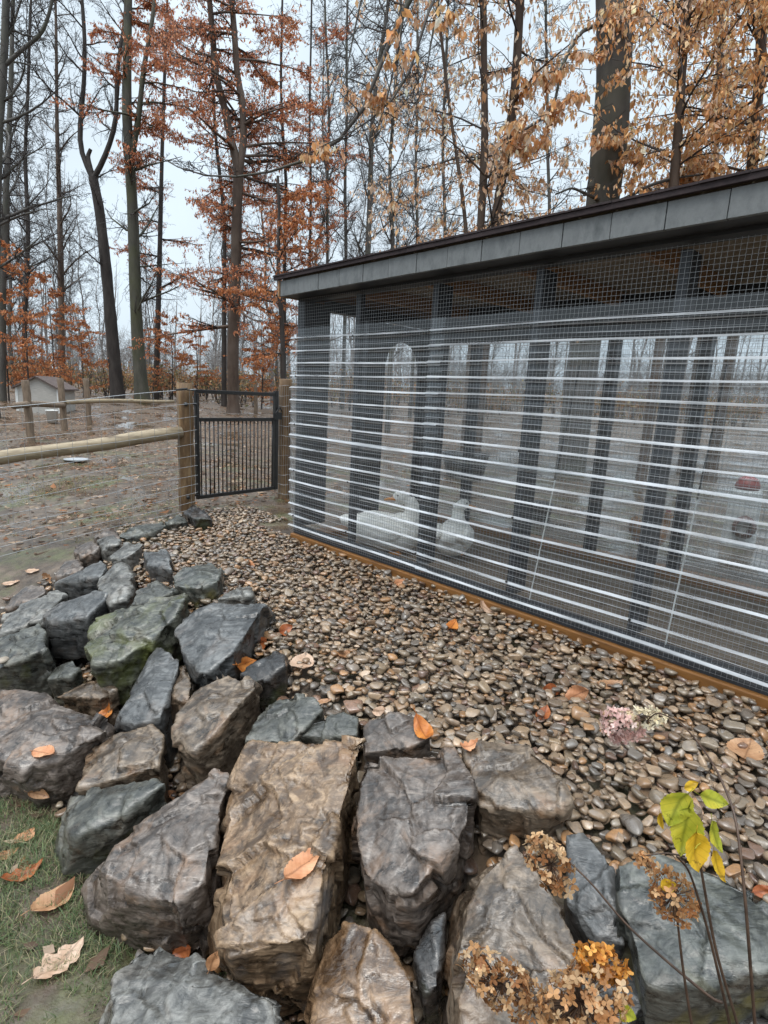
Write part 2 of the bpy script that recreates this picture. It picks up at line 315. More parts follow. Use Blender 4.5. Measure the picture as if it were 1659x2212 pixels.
def ground_mat():
    m = mat('muddy_leafy_ground', (.1, .08, .06), .7, .45)
    p = 'Position'
    big = noisetex(m, .8, 5, .6, p); mid = noisetex(m, 5, 7, .7, p); fine = noisetex(m, 28, 6, .7, p); lit = noisetex(m, 9, 4, .75, p, None, 1.5)
    mud = ramp(m, mid, [(.36, (.028, .018, .011)), (.5, (.068, .047, .031)), (.64, (.145, .106, .075))])
    mud = mixc(m, ramp(m, fine, [(.45, (0, 0, 0)), (.66, (.75, .75, .75))]), mud, (.10, .076, .057))
    gr = mixc(m, ramp(m, lit, [(.4, (0, 0, 0)), (.6, (1, 1, 1))]), (.05, .055, .02), (.105, .115, .045))
    nb = noisetex(m, 1.7, 6, .7, p)
    c = mixc(m, ramp(m, nb, [(.50, (0, 0, 0)), (.62, (.65, .65, .65))]), mud, gr)
    # leaf litter further off
    li = ramp(m, lit, [(.36, (.040, .024, .014)), (.5, (.092, .058, .034)), (.64, (.17, .118, .075))])
    geo = N(m, 'ShaderNodeNewGeometry'); sp = N(m, 'ShaderNodeSeparateXYZ'); lk(m, geo.outputs['Position'], sp.inputs[0])
    ad = N(m, 'ShaderNodeMath', operation='MULTIPLY_ADD'); lk(m, big, ad.inputs[0]); ad.inputs[1].default_value = 6; lk(m, sp.outputs[1], ad.inputs[2])
    mr = N(m, 'ShaderNodeMapRange'); mr.inputs[1].default_value = 10.5; mr.inputs[2].default_value = 14.5; lk(m, ad.outputs[0], mr.inputs[0])
    c = mixc(m, mr.outputs[0], c, li); setc(m, c)
    # puddled wet patches
    pn = noisetex(m, 1.1, 5, .6, p)
    lk(m, ramp(m, pn, [(.47, (.55, .55, .55)), (.54, (.08, .08, .08))]), P(m).inputs['Roughness'])
    hh = N(m, 'ShaderNodeMath', operation='ADD'); lk(m, mid, hh.inputs[0]); lk(m, fine, hh.inputs[1]); hm = N(m, 'ShaderNodeMath', operation='MULTIPLY'); lk(m, hh.outputs[0], hm.inputs[0]); lk(m, ramp(m, pn, [(.47, (1, 1, 1)), (.55, (.12, .12, .12))]), hm.inputs[1]); bump(m, hm.outputs[0], .010)
    return m
ground = npmesh('ground', np.stack([GX, GY, gz], -1).reshape(-1, 3), gf, ground_mat(), sm=True); ground['kind'] = 'structure'

# ------------------------------------------------------------------ the run / coop
O = N_*2.326+D_*3.227
XL = 3.75; YB = 1.35
coop = thing('poultry_coop', 'charcoal wire poultry coop walled with clear corrugated plastic sheets', 'coop', (O[0], O[1], 0), math.radians(-45))
def zr(x): return .0115*x
def slab(mb, x0, x1, y0, y1, z0, z1):
    mb.add([(x0,y0,z0+zr(x0)),(x1,y0,z0+zr(x1)),(x1,y1,z0+zr(x1)),(x0,y1,z0+zr(x0)),(x0,y0,z1+zr(x0)),(x1,y0,z1+zr(x1)),(x1,y1,z1+zr(x1)),(x0,y1,z1+zr(x0))],
           [(0,3,2,1),(4,5,6,7),(0,1,5,4),(1,2,6,5),(2,3,7,6),(3,0,4,7)])
b = MB().box((-.012, -.026, -.12), (XL, .12, .088)).box((-.012, .121, -.12), (.12, YB+.02, .086)).box((-.012, YB+.021, -.12), (XL, YB+.15, .088)); b.build('sill_beam', sillwood, coop, bevel=.006)
b = MB().box((.0, -.004, .089), (XL, .03, .15)); b.build('skirt_board', charcoal, coop)
for x in (.6, 1.2, 1.8, 2.4, 3.0, 3.6):
    MB().box((x-.02, .0, .151), (x+.02, .04 if x < 1 else .115, 1.66)).build('post', charcoal, coop, bevel=.003)
MB().box((0, 0, .151), (.075, .22, 1.66)).build('corner_post', charcoal, coop, bevel=.003)
for y0, y1 in ((.575, .745), (YB-.12, YB+.0)):
    MB().box((0, y0, .088), (.075, y1, 1.62)).build('post', charcoal, coop, bevel=.003)
for x in (.45, 1.0, 1.55, 2.1, 2.65, 3.2):
    MB().box((x-.03, YB+.002, .089), (x+.03, YB+.085, 1.51)).build('back_post', charcoal, coop, bevel=.003)
MB().box((.076, YB+.0, 1.512), (XL, YB+.08, 1.655)).build('back_header', charcoal, coop)
MB().box((.076, YB+.002, 1.656), (XL, YB+.06, 1.774)).build('back_board', charcoal, coop)
MB().box((0.002, .222, 1.622), (.07, YB+.0, 1.69)).build('end_header', charcoal, coop)
b = MB(); slab(b, 0, XL, .002, .09, 1.662, 1.705); b.build('top_plate', charcoal, coop)
b = MB(); slab(b, -.01, XL, -.118, 0, 1.676, 1.69); b.build('soffit', charcoal, coop)
b = MB(); x = .0; i = 0
while x < XL:
    x1 = min(x+.197, XL); dy = .002*(i % 2); slab(b, x+.0015, x1-.0015, -.14-dy, -.12, 1.672, 1.764); x = x1; i += 1
b.build('fascia', fascia_m, coop, bevel=.0015)
b = MB(); slab(b, -.022, -.004, -.145, YB+.25, 1.672, 1.766); b.build('end_trim', rawwood, coop)
b = MB(); slab(b, 0, XL, -.11, YB+.25, 1.775, 1.79); b.build('roof_deck', plydeck, coop)
# shingled roof: overlapping thin courses, ragged front edge
b = MB(); nx = 26
for k in range(7):
    y0 = -.165+k*.26
    for i in range(nx):
        x0 = -.05+i*(XL+.1)/nx; x1 = x0+(XL+.1)/nx-.002; j = random.uniform(-.006, .006) if k else random.uniform(-.002, .002)
        slab(b, x0, x1, y0+j, y0+.275, 1.7915+.004*(k % 2)+random.uniform(0, .002), 1.800+.004*(k % 2))
slab(b, -.05, XL+.05, -.16, -.14, 1.772, 1.791)
b.build('roof', roof_m, coop)
for x in (.35, .95, 1.55, 2.15, 2.75, 3.35):
    b = MB(); slab(b, x-.02, x+.02, .095, YB+.2, 1.69, 1.774); b.build('rafter', rawwood, coop)
# arched end panel (solid board with an arched opening)
ys = np.linspace(.80, 1.19, 17); cy = .995; r = .195; arch = [(y, 1.30+math.sqrt(max(0, r*r-(y-cy)**2))) for y in ys]
b = MB(); top = 1.615; pts = [(.746, .09)] + [(.746, top)]
for xx in (0.01, .035):
    for y, z in arch: b.v.append((xx, y, z))
    for y, z in arch: b.v.append((xx, y, top))
n = len(arch)
for i in range(n-1):
    b.f += [(i, i+1, n+i+1, n+i), (2*n+i+1, 2*n+i, 3*n+i, 3*n+i+1), (i+1, i, 2*n+i, 2*n+i+1)]; b.mi += [0]*3
b.box((.01, .746, .09), (.035, .80, top)); b.box((.01, 1.19, .09), (.035, YB-.121, top)); b.build('arched_panel', charcoal, coop)
# hardware cloth
def cloth(name, u0, u1, z0, z1, pos, axis, w=.00052, step=.0191):
    b = MB()
    def bx(p, q):
        if axis == 'x': b.box((p[0], pos-w, p[1]), (q[0], pos+w, q[1]))
        else: b.box((pos-w, p[0], p[1]), (pos+w, q[0], q[1]))
    u = u0
    while u <= u1: bx((u-w, z0), (u+w, z1)); u += step
    z = z0+.004
    while z <= z1: bx((u0, z-w*.98), (u1, z+w*.98)); z += step
    b.build(name, galv, coop)
cloth('wire_screen', .0, 3.3, .10, 1.675, -.0062, 'x')
cloth('wire_screen', .08, 3.4, .09, 1.51, YB+.088, 'x', .0006, .0254)
cloth('wire_screen', .225, .575, .09, 1.62, -.002, 'y', .0006, .0254)
cloth('wire_screen', .80, 1.19, .09, 1.50, .008, 'y', .0006, .0254)
# corrugated sheets
PITCHC = .0797
def sheet(name, x0, x1, zt, zb, ridge0, y0, out=-1, dep=.020, nxx=14, sag=.004):
    prof = [(zt, 0, 0)]
    k = 0; z = ridge0
    while z > zt: z -= PITCHC
    while z > zb:
        z += random.uniform(-.002, .002); e_ = random.uniform(-.0022, .0022)
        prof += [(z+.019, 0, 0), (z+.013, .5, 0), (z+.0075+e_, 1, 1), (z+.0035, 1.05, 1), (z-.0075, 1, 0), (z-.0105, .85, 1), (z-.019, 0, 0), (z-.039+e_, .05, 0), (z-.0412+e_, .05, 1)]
        z -= PITCHC
    prof.append((zb, 0, 0)); prof = [p for p in prof if zb-1e-6 <= p[0] <= zt+1e-6]
    b = MB(); xs = np.linspace(x0, x1, nxx+1); m = len(prof)
    for x in xs:
        w = sag*math.sin(x*5.2+y0*900); sk = .012*(x-x0)*math.sin(y0*4000)
        for q_, (zz, o, _) in enumerate(prof): b.v.append((x, y0+out*o*dep+w*.4*(out*-1), zz+w*.5+.0016*math.sin(x*3.1+q_*.35)))
    for i in range(nxx):
        for j in range(m-1):
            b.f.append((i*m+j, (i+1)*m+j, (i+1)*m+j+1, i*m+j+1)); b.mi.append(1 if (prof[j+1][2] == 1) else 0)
    return b.build(name, [poly_clear if out < 0 else poly_back, poly_glint if out < 0 else poly_back], coop)
R0 = 1.418
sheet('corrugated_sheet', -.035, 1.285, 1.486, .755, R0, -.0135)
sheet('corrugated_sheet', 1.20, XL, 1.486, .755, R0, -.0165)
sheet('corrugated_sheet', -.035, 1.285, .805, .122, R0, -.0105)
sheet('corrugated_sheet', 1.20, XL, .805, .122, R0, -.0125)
sheet('corrugated_sheet', .05, XL, 1.52, .12, 1.36, YB+.105, 1)
# screws through the ribs into the posts
for x in (.03, .6, 1.2, 1.8, 2.4, 3.0):
    for k in (0, 3, 7, 11, 15):
        z = R0-k*PITCHC; MB().tube([(x, -.030, z), (x, -.036, z)], .0058, 8).build('screw', screwm, coop)
b = MB(); b.tube([(2.62, .5, 1.774), (2.61, .5, 1.70), (2.63, .5, 1.66), (2.60, .49, 1.60)], .006, 6); b.build('hanging_cord', screwm, coop)
# bedding floor
b = MB().box((.13, .13, -.1), (XL-.01, YB+.018, .035)); b.build('earth_floor', noisy('coop_earth', (.085, .062, .045), (.18, .14, .105), 9, .85, .01, None, (.12, .09, .068)), coop)

# pale rods leaning inside the wire
for (p, q, lab) in (((1252, 790), (1165, 1195), 'pale thin rod upright inside the wire, nearer the ducks'), ((1572, 780), (1474, 1225), 'pale thin rod upright inside the wire, in front of the white feeder')):
    def WA(px, py, a): v = ray(px, py); return CAM+v*(a-CAM@N_)/(v@N_)
    p = WA(*p, 2.337); q = WA(*q, 2.338); q = q+(q-p)*0.0
    dn = q-p; q = p+dn*((.05-p[2])/dn[2]) if dn[2] < 0 else q
    mid = p+(q-p)*.42
    r = thing('thin_rod', lab, 'rod', tuple(q))
    MB().tube([q-q, mid-q], .0032, 6).build('white_lower_part', whitep, r); MB().tube([mid-q+(0, 0, .0005), p-q], .0034, 6).build('dark_upper_part', rubber, r)

# ------------------------------------------------------------------ birds
def blob(parts, voxel, m, name, parent, amp=0.0):
    bm = bmesh.new()
    for kind, *q in parts:
        if kind == 's':
            c, r, rot = q; mm = Matrix.Translation(c) @ Matrix.Rotation(rot, 4, 'Y') @ Matrix.Diagonal((*r, 1)); bmesh.ops.create_icosphere(bm, subdivisions=3, radius=1, matrix=mm)
        else:
            mb = MB().tube(q[0], q[1], 12); vs = [bm.verts.new(v) for v in mb.v]
            for f in mb.f: bm.faces.new([vs[i] for i in f])
    me = bpy.data.meshes.new(name); bm.to_mesh(me); bm.free(); o = bpy.data.objects.new(name, me); S.collection.objects.link(o)
    md = o.modifiers.new('r', 'REMESH'); md.mode = 'VOXEL'; md.voxel_size = voxel; s2 = o.modifiers.new('s', 'SMOOTH'); s2.factor = .6; s2.iterations = 6
    dg = bpy.context.evaluated_depsgraph_get(); me2 = bpy.data.meshes.new_from_object(o.evaluated_get(dg)); bpy.data.objects.remove(o)
    amp = .0035
    for v in me2.vertices: v.co += v.normal*amp*(noise.noise(v.co*38)+.8*noise.noise(v.co*90))
    me2.name = name; me2.materials.clear(); me2.materials.append(m); me2.polygons.foreach_set('use_smooth', [True]*len(me2.polygons)); o = bpy.data.objects.new(name, me2); return link(o, parent)
def duck(label, loc, rz, head=(-1, -.15)):
    t = thing('white_duck', label, 'duck', loc, rz, 'white ducks in the coop')
    t.scale = (1.12, 1.12, .98) if rz < .5 else (.98, .98, .86); hx, hy = head; n = math.hypot(hx, hy); hx /= n; hy /= n; hc = Vector((.115+hx*.035, hy*.035, .395))
    bd = blob([('s', (-.02, 0, .14), (.21, .125, .135), .08), ('s', (.10, 0, .15), (.125, .115, .135), 0), ('s', (-.2, 0, .185), (.10, .06, .05), .35),
          ('t', [(.12, 0, .2), (.155, 0, .27), (.15, 0, .34), (.125, 0, .385)], [.075, .052, .042, .04]), ('s', hc, (.052, .045, .043), 0)], .009, feather, 'body', t)
    for s in (-1, 1):
        w = blob([('s', (-.05, s*.105, .175), (.165, .038, .085), .12), ('s', (-.19, s*.07, .2), (.07, .03, .035), .3)], .009, feather, 'wing', t)
    d = Vector((hx, hy, -.18)); sd = Vector((-hy, hx, 0)); b = MB(); secs = []
    for f, w, h in ((.03, .024, .02), (.06, .019, .012), (.085, .021, .008), (.10, .012, .005)):
        c = hc+d*f
        for an in range(10): a = an*math.pi/5; q = c+sd*w*math.cos(a)+Vector((0, 0, h*math.sin(a)-.006)); b.v.append(tuple(q))
    for i in range(3):
        for j in range(10): b.f.append((i*10+j, i*10+(j+1) % 10, i*10+10+(j+1) % 10, i*10+10+j)); b.mi.append(0)
    b.f.append(tuple(range(30, 40))); b.mi.append(0); b.build('bill', bill, t, True)
    for s in (-1, 1):
        e = hc+Vector((hx*.022, hy*.022, .015))+sd*s*.040; bm = MB(); bm.lathe([(0.0001, -.006), (.005, -.004), (.0065, 0), (.005, .004), (.0001, .006)], 10, e); bm.build('eye', eyem, t, True)
    for s in (-1, 1):
        MB().tube([(.03, s*.05, .0), (.09, s*.055, .004), (.11, s*.055, .004)], [.012, .02, .004], 8).build('foot', bill, t, True)
p = G(832, 1190, .035); duck('white duck sitting beside the clear wall with head turned left', (p[0]-.0, p[1], .035), math.radians(-8))
p = G(975, 1195, .035); duck('white duck behind the wire facing away beside the third front post', (p[0], p[1]-.05, .035), math.radians(75), (.2, -1))
p = G(1395, 1208, .0); hen = thing('tan_hen', 'tan brown hen standing behind the coop back wall', 'hen', (p[0], p[1], 0), math.radians(15))
blob([('s', (0, 0, .17), (.13, .08, .09), 0), ('s', (-.12, 0, .24), (.06, .03, .09), -.4), ('t', [(.08, 0, .2), (.12, 0, .27), (.13, 0, .31)], [.06, .035, .028]), ('s', (.135, 0, .325), (.032, .026, .028), 0)], .009, henm, 'body', hen)
for s in (-1, 1): MB().tube([(.01, s*.03, .1), (.01, s*.03, .01), (.05, s*.035, .004)], [.012, .008, .004], 6).build('leg', bill, hen, True)
MB().tube([(.16, 0, .322), (.19, 0, .312)], [.010, .002], 6).build('beak', bill, hen, True)
MB().box((.115, -.004, .345), (.155, .004, .368)).build('comb', combm, hen, bevel=.003)
# feeders and tubs behind the wire
p = G(1592, 1178, 0); fd = thing('poultry_feeder', 'white upright poultry feeder with red cap and brown feed port', 'feeder', (p[0], p[1], H(p[0], p[1])), math.radians(-30)); fd.scale = (1, 1, 1.1)
MB().lathe([(.0001, 0), (.14, 0), (.125, .02), (.115, .40), (.105, .43), (.0001, .43)], 20).build('body', noisy('greyed_white_plastic', (.26, .265, .26), (.42, .42, .40), 6, .5), fd, True)
MB().lathe([(.06, .43), (.085, .435), (.09, .46), (.07, .51), (.03, .53), (.0001, .532)], 20).build('cap', redp, fd, True)
b = MB(); b.lathe([(.0001, .0), (.075, .0), (.085, .012), (.085, .03), (.07, .055), (.055, .06)], 20); o = b.build('feed_port', brownp, fd, True); o.location = (.02, -.11, .16); o.rotation_euler = (math.radians(80), 0, 0)
p = G(1003, 1029, 0.03); tb = MB().lathe([(.0001, 0), (.22, 0), (.25, .03), (.32, .33), (.335, .335), (.335, .355), (.31, .355), (.24, .04), (.0001, .035)], 28).build('stock_tub', rubber, None, True, loc=(p[0], p[1], H(p[0], p[1])))
onemesh(tb, 'large black rubber stock tub on the ground behind the coop', 'tub')
p = G(1150, 1124, 0.0); tb = MB().lathe([(.0001, 0), (.14, 0), (.155, .02), (.165, .15), (.175, .155), (.175, .17), (.16, .17), (.148, .03), (.0001, .025)], 24).build('feed_pan', rubber, None, True, loc=(p[0], p[1], H(p[0], p[1])))
onemesh(tb, 'small black feed pan on the earth behind the coop', 'pan')

# ------------------------------------------------------------------ fence and gate
GP0 = np.array([-1.725, 4.838]); GP1 = np.array([-1.036, 5.723]); FN = np.array([-.69, -.72]); FN = FN/np.linalg.norm(FN)
def round_post(x, y, h, r, label, m=postm, group=None, z=None, knots=(), lean=(0, 0)):
    z = H(x, y) if z is None else z
    b = MB(); pts = []; rd = []
    for k in range(13):
        f = k/12; pts.append((lean[0]*f*h+.004*math.sin(k*1.7+x), lean[1]*f*h+.004*math.cos(k*2.1), -.25+f*(h+.25))); rd.append(r*(1.02-.06*f)*(1+.03*math.sin(k*2.3+y)))
    pts.append((pts[-1][0], pts[-1][1], h+.004)); rd.append(r*.88); b.tube(pts, rd, 18)
    o = thing('fence_post', label, 'fence post', (x, y, float(z)), random.uniform(0, 6), group); b.build('post_shaft', m, o, True)
    for an, kz in knots:
        d = Vector((math.cos(an), math.sin(an), 0)).normalized(); loc = d*r*.93; c = MB().tube([loc+Vector((0, 0, kz)), loc+d*.012+Vector((0, 0, kz))], .017, 10); q = c.build('bolt_hole', screwm, o, True); q.rotation_euler = (0, 0, -o.rotation_euler.z)
    return o
gp = round_post(GP0[0], GP0[1], 1.10, .068, 'thick round post on the hinge side of the black gate', z=0, knots=((-1.15, .93), (-1.1, .14)))
round_post(GP1[0], GP1[1], 1.19, .066, 'thick round post between the black gate and coop', z=0)
# peeled log rail dropping to the left, and a second post out of frame
def fpt(s, z, off=0.): # along the fence, z above the falling line
    q = GP0+FN*s+np.array([FN[1], -FN[0]])*off; return np.array([q[0], q[1], z-.125*s])
a0 = fpt(.05, .70, -.015); a1 = fpt(2.6, .70, -.015); b = MB(); pts = [a0+(a1-a0)*f-a0 for f in np.linspace(0, 1, 14)]
b.tube([p+np.array([0, .0, .006*math.sin(i*1.3)]) for i, p in enumerate(pts)], [.050+.004*math.sin(i*.9) for i in range(14)], 16)
onemesh(b.build('fence_rail', railm, None, True, loc=tuple(a0)), 'thick peeled log rail running left from the gate post', 'rail')
q = fpt(2.55, 0); round_post(q[0], q[1], 1.05, .068, 'round post at the left end of the log rail', z=H(q[0], q[1]))
wf = thing('wire_fence', 'welded wire mesh fence stretched along the log rail', 'fence', tuple(fpt(0, 0)))
o3 = fpt(0, 0); b = MB()
offw = -.074*0+.13
def wpt(s, z): return fpt(s, z, -.082)-o3
for k, z in enumerate((1.05, .93, .82, .71, .60, .50, .41, .32, .24, .17, .10, .04)):
    rr = .0026 if k == 0 else .0016
    b.tube([wpt(s, z+.006*math.sin(s*4+k)) for s in np.linspace(-.06, 3.2, 22)], rr, 4)
s = 0.
while s < 3.2:
    b.tube([wpt(s, .02)+np.array([0, 0, -.02]), wpt(s, .5), wpt(s, 1.05)], .0013, 4); s += .102
b.build('wire_mesh', galv, wf)
b = MB(); b.tube([wpt(.12, 1.06), wpt(.02, 1.06)], .008, 6); b.tube([wpt(.02, 1.05), wpt(-.05, 1.04), wpt(-.07, .98), wpt(-.07, .7)], .006, 6); b.build('wire_tensioner', blackm, wf)
# mesh wrapped round the right gate post, towards the coop
w2 = thing('wire_fence', 'welded wire mesh wrapping the post between gate and coop', 'fence', (GP1[0], GP1[1], 0)); b = MB()
e = O[:2]+N_[:2]*YB-GP1; pth = []
for an in np.linspace(math.radians(215), math.radians(325), 7): pth.append(np.array([math.cos(an)*.072, math.sin(an)*.072]))
end = np.array([O[0], O[1]])+N_[:2]*.02-GP1; pth = pth+[pth[-1]+(end-pth[-1])*f for f in (.33, .66, 1.)]
for z in np.arange(.05, 1.13, .098): b.tube([(p[0], p[1], z+.005*math.sin(i+z*9)) for i, p in enumerate(pth)], .0017, 4)
for i, p in enumerate(pth[:-1]):
    for f in ((0,) if i < 6 else (0, .25, .5, .75)):
        q = p+(pth[i+1]-p)*f; b.tube([(q[0], q[1], .0), (q[0], q[1], 1.12)], .0014, 4)
b.build('wire_mesh', galv, w2)
gd = GP1-GP0; gl = np.linalg.norm(gd); gate = thing('garden_gate', 'black metal garden gate with vertical bars below an open top panel', 'gate', (GP0[0], GP0[1], 0), math.atan2(gd[1], gd[0]))
x0, x1 = .095, gl-.105; zb, zm, zt = .10, .815, 1.055
MB().box((x0, -.016, zt-.032), (x1, .016, zt)).build('top_bar', blackm, gate, bevel=.003)
MB().box((x0+.031, -.016, zm-.032), (x1-.041, .016, zm)).build('middle_bar', blackm, gate, bevel=.003)
MB().box((x0+.031, -.016, zb), (x1-.041, .016, zb+.032)).build('bottom_bar', blackm, gate, bevel=.003)
MB().box((x1-.04, -.02, zb), (x1, .02, zt+.02)).build('stile', blackm, gate, bevel=.003)
MB().box((x0, -.018, zb), (x0+.03, .018, zt-.033)).build('stile', blackm, gate, bevel=.003)
k = 19
for i in range(k):
    x = x0+.03+(x1-x0-.07)*(i+.5)/k; MB().tube([(x, 0, zb+.03), (x, 0, zm-.03)], .0062, 8).build('bar', blackm, gate, True)
b = MB().box((x1-.07, -.035, .80), (x1+.03, -.021, .87)); b.tube([(x1-.05, -.03, .85), (x1-.01, -.05, .92), (x1+.03, -.03, .88)], .009, 8); b.build('latch', blackm, gate, bevel=.002)
for z in (.14, .93): MB().tube([(.06, -.01, z), (x0+.01, -.01, z)], .011, 8).build('hinge', blackm, gate)
# far paddock fence
FPX_ = [((68, 955), .98, .06), ((140, 931), 1.0, .06), ((193, 921), 1.0, .06), ((553, 893), .95, .065)]
labs = ['far weathered fence post nearest the left edge', 'far weathered fence post standing right of the white shed', 'farthest left post where the far rail begins', 'thin far post seen through the gate']
for ((px, py), h, r), lb in zip(FPX_, labs):
    q = hit(px, py); 
    for _ in range(1): pass
    round_post(q[0], q[1], h, r, lb, weath, 'posts of the far paddock fence', lean=(.02, .0))
def rail2(p, q, r, label, m):
    p = np.asarray(p); q = np.asarray(q); b = MB().tube([(p+(q-p)*f+np.array([0, 0, .02*math.sin(f*5)]))-p for f in np.linspace(0, 1, 9)], [r]*9, 10)
    onemesh(b.build('fence_rail', m, None, True, loc=tuple(p)), label, 'rail', 'rails of the far paddock fence')
q0 = hit(140, 931); rail2(A(144, 869, q0[1]), A(374, 866, 15.2), .045, 'long pale far rail behind the wire fence', railm)
qa = hit(68, 955); rail2(A(30, 877, qa[1]-.6), A(138, 873, q0[1]), .05, 'short dark far rail in front of the white shed', weath)
# little shed and bucket
q = hit(84, 893); sy = min(q[1], 15.5); q = A(84, 893, 15.); gz0 = float(H(q[0], q[1])); sh = thing('small_shed', 'small pale gabled shed with white corner trim beyond the far fence', 'shed', (q[0], q[1], gz0), math.radians(10))
w, hw, hp = .50, .66, .90
b = MB().add([(-w,0,-.1),(w,0,-.1),(w,1.2,-.1),(-w,1.2,-.1),(-w,0,hw),(w,0,hw),(w,1.2,hw),(-w,1.2,hw),(0,0,hp),(0,1.2,hp)], [(0,1,5,8,4),(2,3,7,9,6),(1,2,6,5),(3,0,4,7)]); b.build('wall', siding, sh)
b = MB()
for s in (-1, 1):
    b.add([(0,-.08,hp+.005),(s*(w+.09),-.08,hw-.07),(s*(w+.09),1.3,hw-.07),(0,1.3,hp+.005),(0,-.08,hp+.045),(s*(w+.09),-.08,hw-.03),(s*(w+.09),1.3,hw-.03),(0,1.3,hp+.045)], [(0,1,2,3),(7,6,5,4),(0,4,5,1),(1,5,6,2),(2,6,7,3)])
b.build('roof', shroof, sh)
for s in (-1, 1): MB().box((s*w-.03, -.012, 0), (s*w+.03, .03, hw-.03)).build('corner_trim', whitep, sh)
q = hit(113, 896); q = A(113, 895, 12.6); bk = thing('white_bucket', 'white plastic bucket standing beside the small shed', 'bucket', (q[0], q[1], float(H(q[0], q[1]))))
MB().lathe([(.0001, 0), (.10, 0), (.125, .25), (.135, .255), (.135, .275), (.12, .275), (.095, .02), (.0001, .02)], 18).build('body', whitep, bk, True)
MB().tube([(math.cos(t)*.13, .02, .25+math.sin(t)*.14) for t in np.linspace(0, math.pi, 10)], .006, 5).build('handle', galv, bk)

